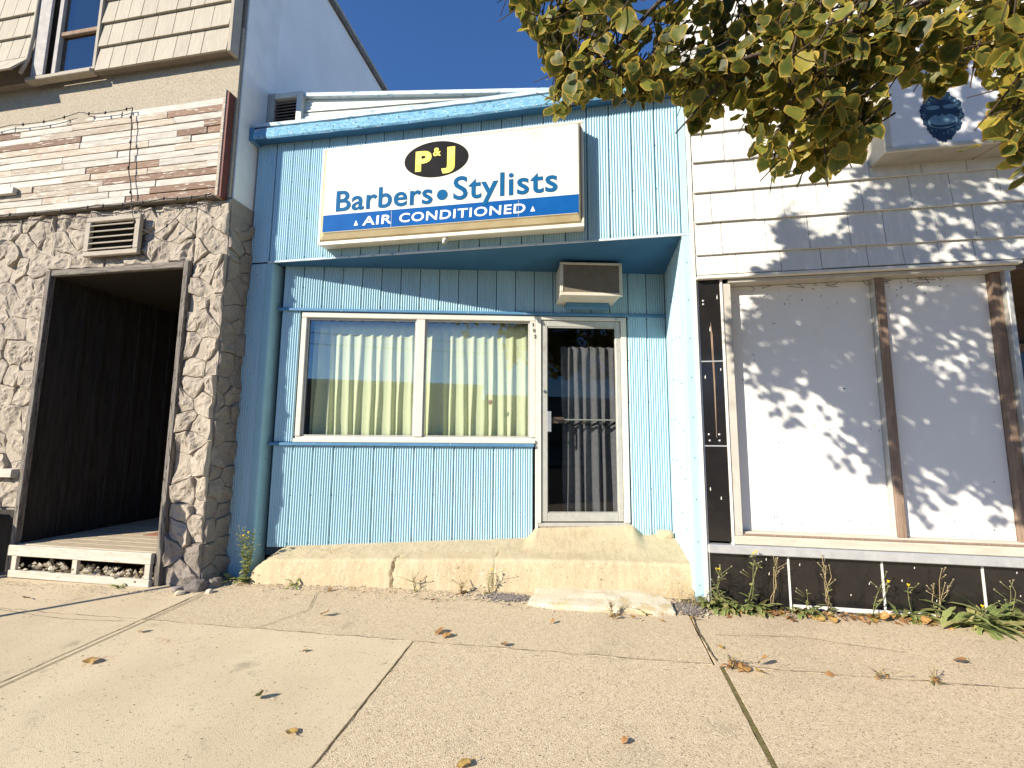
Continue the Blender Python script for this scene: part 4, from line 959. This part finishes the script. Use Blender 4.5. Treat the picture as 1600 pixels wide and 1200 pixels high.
flat('emblem_brow', ell(-.055, .06, .045, .018), 'slate', .003); flat('emblem_brow', ell(.055, .06, .045, .018), 'slate', .003)
flat('emblem_nose', ell(-.022, .002, .018, .013, 14), 'navy', .0045); flat('emblem_nose', ell(.022, .002, .018, .013, 14), 'navy', .0045)
for k in range(46):        # streaks of lighter fur
    a = rf.uniform(0, 2*math.pi); r0 = rf.uniform(.70, .84); r1 = r0+rf.uniform(.1, .2); da = .03
    flat('emblem_streak', [(.15*math.cos(a-da)*r0, .18*math.sin(a-da)*r0), (.15*math.cos(a+da)*r0, .18*math.sin(a+da)*r0), (.15*math.cos(a)*r1, .18*math.sin(a)*r1)], 'slate', .0032)

# ------------------------------------------------------------------ street behind the camera (seen in the panes)
def far_shop(x0, x1, y, h, mat, label):
    e = empty('far_building', ((x0+x1)/2, y, 0), label, 'building')
    box('wall', x0, x1, y-8, y, -.1, h, mat, e, .02); box('parapet_cap', x0-.1, x1+.1, y-.5, y+.1, h+.005, h+.25, 'far_grey', e, .02)
    n = max(2, int((x1-x0)/2.6))
    for i in range(n):
        a = x0+(x1-x0)*(i+.12)/n; b = x0+(x1-x0)*(i+.88)/n
        wq = box('window', a, b, y+.005, y+.05, .8, 2.6, 'far_glass', e, .01); box('sill', a-.05, b+.05, y+.006, y+.12, .70, .795, 'far_grey', wq, .01)
    return e
far_shop(-26, -9, -24, 3.2, 'far_grey', 'low grey block shop across the street behind the camera')
far_shop(-8.5, 3.5, -24, 4.6, 'brick_far', 'tan brick shop across the street behind the camera')
far_shop(4, 18, -24.5, 4.0, 'far_grey', 'wider grey shop across the street behind the camera')
for x, h, lb in ((-13.5, 8.5, 'tall galvanised street light across the street behind the camera'), (6.0, 8.0, 'second galvanised street light across the street near the brick shop')):
    e = empty('street_light', (x, -19.6, 0), lb, 'street light', 'street lights across the road')
    tube('pole', [(x, -19.6, -.05), (x, -19.6, h-.6), (x, -19.2, h), (x, -17.8, h+.25)], .09, 'pole', e, 8, .05)
    box('lamp_head', x-.14, x+.14, -17.9, -17.2, h+.18, h+.32, 'pole', e, .03)
for z, lb in ((6.3, 'lower power line over the far side of the street'), (6.9, 'upper power line over the far side of the street')):
    V, F = tube_geo([(x, -20.5, z+.0008*x*x) for x in range(-40, 41, 5)], .018, 4); tag(mesh_obj('power_line', V, F, 'wire'), lb, 'cable')
# parking meter just left of the frame, its shadow falls across the pavement
pmx, pmy = -5.11, -1.74
pm = empty('parking_meter', (pmx, pmy, GZ(pmx, pmy)), 'grey parking meter on a pole standing left of the camera view', 'parking meter')
tube('post', [(pmx, pmy, GZ(pmx, pmy)-.01), (pmx, pmy, 1.35)], .027, 'pole', pm, 10)
V, F = [], []
prof = [(.03, 1.33), (.06, 1.37), (.085, 1.42), (.095, 1.55), (.095, 1.72), (.08, 1.80), (.045, 1.86), (.005, 1.875)]
for r_, z in prof:
    for k in range(14): V.append((pmx+r_*math.cos(2*math.pi*k/14), pmy+.75*r_*math.sin(2*math.pi*k/14), z))
F = [(l*14+k, l*14+(k+1) % 14, (l+1)*14+(k+1) % 14, (l+1)*14+k) for l in range(len(prof)-1) for k in range(14)]
mesh_obj('head', V, F, 'meter', pm, True); box('coin_plate', pmx-.03, pmx+.03, pmy-.072, pmy-.06, 1.48, 1.60, 'steel', pm, .003)

# ------------------------------------------------------------------ linden tree
def proj(p):
    q = Vector(p)-CAM; z = q.dot(_f)
    if z < .05: return None
    return 800+FPX*q.dot(_r2)/z, 600-FPX*q.dot(_u2)/z
def inside(pt, poly):
    x, y = pt; c = False; n = len(poly)
    for i in range(n):
        x1, y1 = poly[i]; x2, y2 = poly[i-1]
        if (y1 > y) != (y2 > y) and x < (x2-x1)*(y-y1)/(y2-y1)+x1: c = not c
    return c
# outline of the low hanging crown edge and of the shade it throws, as measured in the place
CROWN = [(790, -400), (800, 10), (822, 60), (855, 95), (868, 185), (905, 180), (930, 150), (1000, 175), (1045, 150), (1075, 205), (1105, 215), (1130, 165), (1175, 225), (1205, 285), (1245, 292), (1285, 285), (1340, 255), (1372, 200), (1378, 130),
         (1420, 140), (1475, 160), (1500, 120), (1545, 120), (1562, 180), (1545, 225), (1500, 260), (1482, 290), (1520, 290), (1560, 255), (1600, 290), (1700, 330), (2600, 330), (2600, -4000), (790, -4000)]
SHADE = [(1240, 350), (1228, 395), (1255, 430), (1200, 455), (1145, 500), (1160, 580), (1190, 640), (1245, 700), (1300, 770), (1395, 755), (1440, 830), (1600, 838), (2400, 900), (2400, -900), (1450, -900), (1420, 240), (1350, 310), (1345, 370), (1300, 405), (1268, 362)]
tree = empty('linden_tree', (3.5, -3.3, .05), 'street linden with yellowing heart shaped leaves overhanging the right building', 'tree')
def leaf_geo(rs, size, curl):
    O = [(.14, -.055), (.31, -.02), (.43, .10), (.485, .27), (.47, .46), (.40, .64), (.29, .79), (.15, .90), (.055, .97)]
    V = [(0, .03), (0, .30), (0, .60), (0, 1.07)]
    idx = [[], []]
    for s in (0, 1):
        for x, y in O:
            V.append(((x if s else -x)*rs.uniform(.95, 1.05), y+rs.uniform(-.012, .012))); idx[s].append(len(V)-1)
    fold = rs.uniform(.0, .28); W = []; A = []
    tint = min(1, max(0, rs.gauss(.40, .27)))
    wv = rs.uniform(0, 6)
    for i, (x, y) in enumerate(V):
        W.append(Vector((x*size, y*size, size*(fold*abs(x)-curl*(y*y)*.5+.05*math.sin(y*7+wv+x*5)))))
        A.append((0 if i in (1, 2) else (.55 if i == 0 else 1), tint))
    F = []
    for s in (0, 1):
        d = idx[s]
        T_ = [(0, d[0], 1), (d[0], d[1], 1), (d[1], d[2], 1), (d[2], d[3], 1), (d[3], 2, 1), (d[3], d[4], 2), (d[4], d[5], 2), (d[5], d[6], 2), (d[6], d[7], 2), (d[7], d[8], 2), (d[8], 3, 2)]
        F += [t if s else t[::-1] for t in T_]
    V2, F2 = tube_geo([(0, .05*size, 0), (0, -.25*size, .05*size), (0, -.5*size, .16*size)], .0016, 3)
    b = len(W); W += V2; A += [(.8, tint)]*len(V2); F += [tuple(i+b for i in f) for f in F2]
    return W, F, A
rt = random.Random(21)
LEAFS = []          # (world matrix, geometry variant)
VAR = []
for k in range(26): VAR.append(leaf_geo(rt, 1.0, rt.uniform(-.1, .40)))
def leaf_ok(p):
    t = -p.y/1.0+.09; sh = (p.x+t, .09, p.z-.72*t)
    if sh[2] > .6 or True:
        a = proj(p); b = proj(sh)
        vis = a is not None and -20 < a[0] < 1620 and -20 < a[1] < 1220
        if a is not None and a[0] < 1700 and a[1] > -60 and not inside(a, CROWN): return 0
        if b is None or not inside(b, SHADE): return 0
        return 2 if vis else (1 if 0 < b[0] < 1600 and b[1] > 130 else 3)
def leaf_mat(p, size):
    out = Vector((rt.gauss(-.15, .55), rt.gauss(-.55, .55), rt.gauss(.25, .5))).normalized()      # blade normal
    down = Vector((rt.gauss(0, .45), rt.gauss(0, .45), -1)).normalized()
    down = (down-out*down.dot(out)).normalized(); side = down.cross(out).normalized()
    return Matrix(((side.x*size, down.x*size, out.x*size, p.x), (side.y*size, down.y*size, out.y*size, p.y), (side.z*size, down.z*size, out.z*size, p.z), (0, 0, 0, 1)))
TWIGS = []; tries = 0; nvis = 0
while len(LEAFS) < 8600 and tries < 200000:
    tries += 1
    c = Vector((rt.uniform(-1.7, 4.4), rt.gauss(-2.2, .17), rt.uniform(2.15, 5.9))) if tries % 4 else Vector((rt.uniform(-.4, 2.0), rt.gauss(-2.1, .15), rt.uniform(2.2, 3.3)))
    if not -2.75 < c.y < -1.7: continue
    st = leaf_ok(c)
    if not st: continue
    if st == 2 and (c-CAM).length < 1.75: continue
    if c.y < -2.05:
        t2 = -2.05-c.y; p2 = c+Vector((1, 1, -.72))*t2; a2 = proj(p2)
        if a2 and 760 < a2[0] < 1620 and -10 < a2[1] < 320 and inside(a2, CROWN) and rt.random() < .72: continue
    # uneven, clumpy crown
    dens = noise.noise(c*1.9+Vector((4, 1, 2)))+.5*noise.noise(c*4.3)
    if st == 1 and dens < -.50: continue
    if st == 2 and dens+.6*noise.noise(c*9) < -.12: continue
    tt = -c.y+.09; sx_, sz_ = c.x+tt, c.z-.72*tt
    if noise.noise(Vector((sx_*6.0, sz_*6.0, 3)))+.6*noise.noise(Vector((sx_*13, sz_*13, 8))) < (.06 if sx_ > 2.35 else (-.02 if sx_ > 1.9 and sz_ < 1.2 else -.30))-(.16 if st == 2 else 0): continue
    if st == 3 and rt.random() < .72: continue
    m = rt.randint(3, 7); pts = []
    d0_ = Vector((rt.gauss(-.4, .5), rt.gauss(0, .4), rt.gauss(-.5, .4))).normalized()
    for q in range(m):
        p = c+d0_*(.05*q)+Vector((rt.gauss(0, .028), rt.gauss(0, .028), rt.gauss(-.02, .025)))
        if not leaf_ok(p-Vector((0, 0, .05))): continue
        LEAFS.append((leaf_mat(p, rt.uniform(.045, .078)), rt.randrange(len(VAR)), p)); pts.append(p)
    if len(pts) > 1: TWIGS.append([c-d0_*.05+Vector((.02, 0, .05)), c-d0_*.01+Vector((.005, 0, .02)), c+d0_*.05*m*.45+Vector((0, 0, .015))])
def rank(t):
    a = proj(t[2])
    if a is None or not (0 < a[0] < 1600 and 0 < a[1] < 1200): return 1e9
    return (t[2]-CAM).length
LEAFS.sort(key=rank)
meshes = []
for W, F, A in VAR:
    me = bpy.data.meshes.new('leaf'); me.from_pydata([tuple(v) for v in W], [], F); me.update(); me.materials.append(X['leaf'])
    at = me.color_attributes.new('lf', 'FLOAT_COLOR', 'POINT'); at.data.foreach_set('color', [c for t in A for c in (t[0], t[1], 0, 1)])
    me.polygons.foreach_set('use_smooth', [True]*len(me.polygons)); meshes.append(me)
pin = PINV(tree)
for M4, v, p in LEAFS[:300]:
    o = bpy.data.objects.new('leaf', meshes[v]); link(o, tree); o.matrix_parent_inverse = pin; o.matrix_basis = M4
V, F, A = [], [], []
for M4, v, p in LEAFS[300:]:
    b = len(V); W, f, a = VAR[v]; V += [M4 @ q for q in W]; F += [tuple(i+b for i in q) for q in f]; A += [(r_, min(1, max(0, t_+noise.noise(p*3)*.3+.06*(p.x-.6)))) for r_, t_ in a]
o = mesh_obj('crown', V, F, 'leaf', tree, True, A); o['kind'] = 'stuff'
V, F = merge([tube_geo(t, .0045, 4, .002) for t in TWIGS]); o = mesh_obj('twigs', V, F, 'twig', tree, True); o['kind'] = 'stuff'
def limb(pts, r0, r1, name='branch', mat='bark'):
    P = []
    for a, b in zip(pts, pts[1:]):
        for i in range(8):
            p = Vector(a).lerp(Vector(b), i/8); p += Vector((noise.noise(p*2.2), noise.noise(p*2.2+Vector((5, 0, 0))), noise.noise(p*2.2+Vector((0, 7, 0)))))*.05; P.append(p)
    P.append(Vector(pts[-1])); return tube(name, P, r0, mat, tree, 8, r1)
limb([(3.5, -3.3, -.1), (3.48, -3.28, 1.2), (3.42, -3.2, 2.6), (3.4, -3.1, 4.2), (3.3, -2.9, 6.0)], .16, .06, 'trunk')
limb([(3.42, -3.2, 2.6), (2.6, -2.9, 3.3), (1.6, -2.5, 3.7), (.5, -2.3, 4.1), (-.6, -2.3, 4.3)], .075, .012)
limb([(3.42, -3.2, 2.5), (2.5, -2.7, 2.95), (1.75, -2.45, 3.10), (1.15, -2.2, 3.02), (.75, -2.15, 2.72)], .045, .006)
limb([(1.75, -2.45, 3.10), (1.1, -2.35, 3.35), (.3, -2.2, 3.2), (-.02, -2.15, 2.92)], .020, .004)
limb([(1.15, -2.2, 3.02), (.62, -2.2, 2.90), (.35, -2.15, 2.66)], .014, .003)
limb([(2.5, -2.7, 2.95), (2.0, -2.3, 2.75), (1.5, -2.1, 2.5)], .018, .004)
limb([(3.4, -3.1, 4.2), (2.2, -2.6, 4.9), (.9, -2.3, 5.2), (-.3, -2.2, 5.2)], .06, .01)
limb([(3.4, -3.0, 5.0), (3.0, -2.4, 5.6), (2.4, -2.1, 6.0)], .05, .01)

# ------------------------------------------------------------------ weeds
def blade_geo(rs, base, az, L, wd, lift, droop, jag=0, n=6):
    """arched leaf strip"""
    V, A = [], []; d = Vector((math.cos(az), math.sin(az), 0)); s = Vector((-d.y, d.x, 0)); p = Vector(base); th = lift
    tint = rs.random()
    for i in range(n+1):
        t = i/n; ww = wd*math.sin(math.pi*min(1, .08+t*.92))**.7*(1+(jag if i % 2 else -jag))
        V += [p-s*ww, p+Vector((0, 0, -.12*ww)), p+s*ww]; A += [(1, tint), (0, tint), (1, tint)]
        p = p+(d*math.cos(th)+Vector((0, 0, math.sin(th))))*L/n; th -= droop/n
    F = []
    for i in range(n): F += [(3*i, 3*i+1, 3*i+4, 3*i+3), (3*i+1, 3*i+2, 3*i+5, 3*i+4)]
    return V, F, A
def join3(L_):
    V, F, A = [], [], []
    for v, f, a in L_:
        b = len(V); V += v; F += [tuple(i+b for i in q) for q in f]; A += a
    return V, F, A
def plant(x, y, label, seed, rosette=0, rl=.12, rw=.02, stems=0, sh=.35, flowers=0, dry=False, lean=(0, 0), leafy=4, zoff=0, spread=1.0):
    rs = random.Random(seed); z = GZ(x, y)+zoff
    e = empty('weed', (x, y, z), label, 'weed', 'weeds along the walls')
    Ls = []
    for k in range(rosette):
        az = rs.uniform(0, 2*math.pi); b = (x+rs.gauss(0, .018*spread), y+rs.gauss(0, .01), z-.003)
        if y > -.12 and math.sin(az) > .3: az = -az
        Ls.append(blade_geo(rs, b, az, rl*rs.uniform(.6, 1.15), rw*rs.uniform(.7, 1.2), rs.uniform(.2, 1.25), rs.uniform(.8, 1.9), .22))
    P, FL = [], []
    for k in range(stems):
        a = rs.uniform(0, 2*math.pi); h = sh*rs.uniform(.65, 1.1); l = Vector((lean[0]+rs.gauss(0, .10), lean[1]-abs(rs.gauss(0, .05)), 1)).normalized()
        pts = [Vector((x, y, z))+l*h*t+Vector((rs.gauss(0, .010), rs.gauss(0, .005), 0)) for t in (0, .25, .5, .75, 1)]
        P.append(tube_geo(pts, .0034, 4, .0015))
        for q in range(leafy):
            t = rs.uniform(.12, .95); p = pts[0].lerp(pts[-1], t)
            Ls.append(blade_geo(rs, p, rs.uniform(0, 6.28), rl*rs.uniform(.3, .6)*(1.1-t*.6), rw*rs.uniform(.4, .8), rs.uniform(.1, .9), rs.uniform(.3, 1.2), .15, 4))
        for q in range(2):
            t = rs.uniform(.5, .9); p = pts[0].lerp(pts[-1], t); e2 = p+Vector((rs.gauss(0, .05), rs.gauss(-.01, .02), rs.uniform(.03, .08))); P.append(tube_geo([p, e2], .0017, 4)); FL.append((e2, 0))
        FL.append((pts[-1], 1 if k < flowers else 0))
    if P:
        V, F = merge(P); mesh_obj('stem', V, F, 'straw' if dry else 'stem', e, True)
    if Ls:
        V, F, A = join3(Ls); mesh_obj('foliage', V, F, 'dry' if dry and sh < .15 else 'weed', e, False, A)
    for p, fl in FL:
        r_ = .011 if fl else .0055; V = [p+Vector((0, 0, r_*.2))]; F = []
        for k in range(8):
            a = k*math.pi/4; V.append(p+Vector((r_*math.cos(a), r_*math.sin(a)*.8, r_*(.5 if k % 2 else .9))))
            F.append((0, 1+k, 1+(k+1) % 8))
        V.append(p-Vector((0, 0, r_))); F += [(9, 1+(k+1) % 8, 1+k) for k in range(8)]
        mesh_obj('flower' if fl else 'seed_head', V, F, 'flower' if fl else 'seed', e)
    return e
plant(-3.10, -.13, 'tall leafy weed with yellow flowers in the corner left of the ledge', 1, 22, .14, .028, 6, .52, 2, leafy=16)
plant(-3.27, -.10, 'low round leaved weed in shade at the foot of the blue post', 2, 9, .10, .028)
plant(-2.60, -.17, 'small spiky grey green weed at the left end of the ledge', 3, 9, .11, .012, zoff=.01)
plant(-1.50, -.10, 'sparse little weed at the ledge base below the crack', 4, 5, .06, .008, 3, .12)
plant(-1.08, -.10, 'dried reddish weed clump beside the gravel patch', 5, 10, .09, .010, 4, .08, dry=True)
plant(-.86, -.05, 'upright green weed with yellow flower against the ledge', 6, 5, .06, .012, 2, .20, 1, leafy=8)
plant(.13, -.37, 'small dry weed with brown leaves before the broken slab', 7, 4, .06, .010, 4, .10, dry=True)
plant(.39, -.29, 'flat star shaped green weed before the broken slab', 8, 8, .09, .010)
plant(.93, -.10, 'dense green weed clump with yellow flower at the white corner strip', 9, 60, .17, .020, 3, .42, 2, leafy=6, spread=4)
plant(1.15, -.09, 'leafy green weed with tall dry stalks against the first base tile', 10, 60, .17, .022, 3, .46, 2, leafy=4, spread=4, lean=(.12, 0))
plant(1.33, -.06, 'tall bare straw coloured weed stalk near the first tile joint', 11, 5, .08, .012, 3, .50, 0, dry=True, lean=(.10, 0))
plant(1.56, -.09, 'small green weed right of the first tile joint', 12, 30, .15, .017, 1, .2, 0, spread=2)
plant(1.72, -.05, 'seeding weed with white flecks on the second base tile', 13, 6, .08, .012, 4, .48, 0, dry=True)
plant(1.98, -.09, 'leaning dry weed with yellow flower in the middle of second tile', 14, 8, .12, .014, 2, .38, 1, lean=(.35, 0))
plant(2.25, -.06, 'low green weed at the second tile joint', 15, 28, .15, .016, 1, .26, 1, spread=2)
plant(2.42, -.05, 'branching straw coloured weed on the third base tile', 16, 4, .08, .012, 4, .36, 0, dry=True, lean=(.2, 0))
plant(2.62, -.16, 'broad spreading weed with long green leaves at the third tile joint', 17, 60, .30, .022, 1, .2, 2, spread=6)
plant(2.86, -.08, 'dark leafy weed in shade at the right end of tiles', 18, 22, .22, .022, 2, .34, 0, spread=4)
plant(-4.13, -.42, 'tiny green weed under the platform front board', 19, 7, .09, .014)
plant(.80, -.95, 'dry weed tuft where the two pavement joints cross', 20, 12, .08, .008, 3, .06, dry=True)
plant(1.54, -.945, 'thin dry weed sprouting from the long pavement joint', 21, 6, .05, .006, 2, .04, dry=True)
plant(1.82, -.93, 'purple brown weed tuft in the long pavement joint at right', 22, 9, .06, .007, 2, .04, dry=True)
# dry grass tuft
rs = random.Random(31); Ls = []
for k in range(46):
    Ls.append(blade_geo(rs, (.80+rs.gauss(0, .03), -.02+rs.gauss(0, .015), GZ(.8, 0)), rs.uniform(-3.6, .5), rs.uniform(.10, .26), .0022, rs.uniform(.5, 1.4), rs.uniform(1, 2.6), 0, 7))
V, F, A = join3(Ls); tag(mesh_obj('grass_tuft', V, F, 'straw', None, False, A), 'dry straw coloured grass tuft at the right end of the ledge', 'grass')

# ------------------------------------------------------------------ fallen leaves
FL = [(-1.947, -.688, 1.2, .085, 0, 'folded tan leaf on the pavement below the crack in the ledge'),
      (-1.02, -.82, .8, .085, .7, 'dark curled leaf on the long joint, left of a pair'), (-.955, -.825, 2.6, .075, .4, 'brown upright leaf on the long joint, right of a pair'),
      (-.56, -.927, .4, .06, .85, 'small dark leaf lying in the long joint'), (-4.6, -.77, 1, .08, .75, 'brown leaf on the pavement before the wooden platform'),
      (-2.99, -1.516, .3, .095, .15, 'pale curled leaf near the red smudges on the pavement'), (-1.72, -1.668, .5, .075, 1, 'single green leaf on the smooth pavement slab'),
      (-1.37, -1.868, .9, .075, .05, 'yellow curled leaf standing near the bottom of the smooth slab'), (-.52, -1.90, 2, .075, .08, 'yellow leaf near the camera on the coarse slab'),
      (.49, -.40, 1, .05, .1, 'tiny yellow leaf right of the broken slab weeds'), (-.276, -.54, 2, .04, .6, 'very small brown leaf before the broken slab'),
      (.20, -.40, 1.7, .07, .3, 'orange brown leaf beside the small dry weed'), (.29, -.41, .2, .05, .2, 'small orange leaf between the two slab weeds'),
      (.715, -.37, .6, .07, .05, 'golden leaf at the crack near the gravel patch'), (.80, -.74, 1.1, .05, .0, 'tiny yellow leaf on the crack above the joint crossing'),
      (.87, -.95, 2.4, .09, .35, 'rust coloured leaf right of the joint crossing'), (.98, -.93, .9, .08, .45, 'russet leaf lying flat in the long joint'), (.93, -1.02, .2, .07, .2, 'orange leaf just below the long joint crossing'),
      (1.318, -.95, 1.5, .05, .5, 'small red brown leaf farther right in the long joint'), (2.115, -.73, .5, .08, .6, 'pinkish brown leaf on the slab by the right edge'), (.14, -1.67, 2.2, .04, .6, 'tiny brown leaf alone on the coarse slab'),
      (-1.79, -1.18, .1, .045, .65, 'little reddish leaf on the middle of the smooth slab'), (-3.07, -1.12, 1.1, .055, .1, 'small yellow leaf by the left double joint'), (-.25, .02, 2.0, .05, .4, 'small brown leaf resting against the door step'),
      (1.25, -.22, .5, .08, .3, 'orange leaf at the foot of the first base tile weeds'), (1.42, -.2, 1.9, .08, .5, 'russet leaf under the first tile joint'), (1.68, -.19, 2.9, .08, .15, 'yellow brown leaf below the second base tile'),
      (1.86, -.2, .4, .075, .4, 'rusty leaf in the litter under the second tile'), (2.05, -.17, 1.2, .08, .2, 'golden brown leaf near the second tile joint'), (2.3, -.15, 2.2, .08, .35, 'orange leaf under the third tile'), (2.45, -.22, .6, .07, .5, 'brown leaf touching the broad spreading weed'),
      (-2.2, -.22, 1.4, .06, .7, 'dark leaf below the left half of the ledge'), (-1.25, -.32, .5, .05, .7, 'brown curled leaf under the middle of the ledge')]
for i, (x, y, rz, s, tint, lb) in enumerate(FL):
    rs = random.Random(100+i); W, F, A = leaf_geo(rs, s*.76, rs.uniform(.3, .9))
    Mx = Matrix.Translation((x, y, GZ(x, y)+.014+s*.1)) @ Matrix.Rotation(rz, 4, 'Z') @ Matrix.Rotation(rs.uniform(-.5, .5), 4, 'X') @ Matrix.Rotation(rs.uniform(-.6, .6), 4, 'Y')
    Vw = [Mx @ q for q in W]; mn = min(q.z-GZ(q.x, q.y) for q in Vw)
    o = mesh_obj('fallen_leaf', [q-Vector((0, 0, mn-.002)) for q in Vw], F, 'dry', None, False, [(a, tint) for a, t in A])
    tag(o, lb, 'leaf', 'fallen leaves on the pavement')

# ------------------------------------------------------------------ rubble, gravel, litter
for i, (x, y, sx, sy, sz, m, lb) in enumerate(((-3.39, -.36, .09, .06, .055, 'gravel', 'grey broken concrete lump beside the stone pier'), (-3.52, -.40, .05, .04, .03, 'gravel', 'small grey stone against the front of the stone pier'),
        (-3.30, -.26, .06, .05, .05, 'stone_base', 'brown rock in the gap between pier and blue post'), (-3.22, -.40, .03, .025, .02, 'apron', 'pale pebble left of the tall weed'), (-3.44, -.47, .035, .03, .02, 'apron', 'pale flat pebble in front of the pier corner'))):
    tag(rock('loose_stone', (x, y, GZ(x, y)+sz*.4), sx, sy, sz, m, None, i+1, 2, .35, i), lb, 'stone')
def pebbles(name, n, fx, mat, label, smin, smax, seed):
    rs = random.Random(seed); P = []
    for k in range(n):
        x, y = fx(rs); s = rs.uniform(smin, smax); p = Vector((x, y, GZ(x, y)+.003+s*.2))
        P.append(([p+Vector(d)*s*rs.uniform(.6, 1.3) for d in ((1, .2, 0), (-1, -.2, 0), (.2, 1, 0), (-.2, -1, 0), (0, 0, .7), (0, 0, -.7))], [(0, 2, 4), (2, 1, 4), (1, 3, 4), (3, 0, 4), (2, 0, 5), (1, 2, 5), (3, 1, 5), (0, 3, 5)]))
    V, F = merge(P); o = mesh_obj(name, V, F, mat); o['kind'] = 'stuff'; o['label'] = label; o['category'] = 'gravel'
pebbles('gravel', 700, lambda r: (.72+r.gauss(0, .06), -.14+r.gauss(0, .055)), 'gravel', 'grey gravel patch at the right end of the broken slab', .004, .011, 1)
pebbles('gravel', 700, lambda r: (-.68+r.gauss(0, .10), -.14+r.gauss(0, .035)), 'gravel', 'grey gravel patch left of the broken slab', .004, .011, 2)
pebbles('grit', 1500, lambda r: (r.uniform(-3.6, .9), -.12+.06*(r.random())-abs(r.gauss(0, .10))), 'apron', 'sandy grit strewn along the foot of the ledge', .002, .010, 3)
pebbles('grit', 900, lambda r: (r.uniform(.9, 3.2), -.04-abs(r.gauss(0, .07))), 'gravel', 'dirt and grit along the foot of the black tiles', .003, .009, 4)
pebbles('grit', 500, lambda r: (r.uniform(-5.6, -3.5), -.42-abs(r.gauss(0, .10))), 'apron', 'sandy grit in front of the wooden platform', .002, .007, 5)
pebbles('grit', 900, lambda r: (r.uniform(-3.3, 3.2), r.uniform(-2.2, -.2)), 'joint', 'fine dark grit scattered over the pavement', .0015, .004, 6)
# leaf litter along the black tiles: too many small scraps to count
rs = random.Random(55); V, F, A = [], [], []
for k in range(240):
    x = rs.uniform(.95, 3.1); y = -.07-abs(rs.gauss(0, .06)); s_ = rs.uniform(.02, .05); W, f, a = leaf_geo(rs, s_, rs.uniform(.3, .9)); tint = rs.choice((.1, .3, .45, .6, .75))
    Mx = Matrix.Translation((x, y, GZ(x, y)+.008)) @ Matrix.Rotation(rs.uniform(0, 6.3), 4, 'Z') @ Matrix.Rotation(rs.uniform(-.7, .7), 4, 'X') @ Matrix.Rotation(rs.uniform(-.7, .7), 4, 'Y')
    b = len(V); V += [Mx @ q for q in W]; F += [tuple(i+b for i in q) for q in f]; A += [(r_, tint) for r_, t_ in a]
o = mesh_obj('leaf_litter', V, F, 'dry', None, False, A); tag(o, 'brown dry leaf litter along the foot of the black tiles', 'leaves', None, 'stuff')


# faded red paint smudges on the smooth slab
m, nt, bs0 = new_mat('faded_red_smudge'); L0 = nt.links; bs0.inputs['Base Color'].default_value = (.46, .16, .11, 1); bs0.inputs['Roughness'].default_value = .95
g0_ = N(nt, 'ShaderNodeNewGeometry'); n0 = N(nt, 'ShaderNodeTexNoise'); n0.inputs['Scale'].default_value = 38; n0.inputs['Detail'].default_value = 6; L0.new(g0_.outputs['Position'], n0.inputs['Vector'])
r0_ = N(nt, 'ShaderNodeMapRange'); r0_.inputs[1].default_value = .45; r0_.inputs[2].default_value = .75; r0_.inputs[4].default_value = .7; L0.new(n0.outputs[0], r0_.inputs[0])
at0 = N(nt, 'ShaderNodeAttribute', attribute_name='lf'); sp0 = N(nt, 'ShaderNodeSeparateColor'); L0.new(at0.outputs['Color'], sp0.inputs[0])
mm = N(nt, 'ShaderNodeMath', operation='MULTIPLY'); L0.new(r0_.outputs[0], mm.inputs[0]); L0.new(sp0.outputs[0], mm.inputs[1]); L0.new(mm.outputs[0], bs0.inputs['Alpha'])
X['smudge'] = m
for cx, cy, rx, ry in ((-2.80, -1.18, .22, .05), (-2.99, -1.44, .17, .06)):
    V = [(cx, cy, GZ(cx, cy)+.0016)]+[(cx+rx*math.cos(k*math.pi/12)*random.uniform(.8, 1.1), cy+ry*math.sin(k*math.pi/12)*random.uniform(.8, 1.1), 0) for k in range(24)]
    V = [(x, y, GZ(x, y)+.0016) for x, y, z in V]
    mesh_obj('paint_smudge', V, [(0, 1+k, 1+(k+1) % 24) for k in range(24)], 'smudge', sw, False, [(1, 0)]+[(0, 0)]*24)
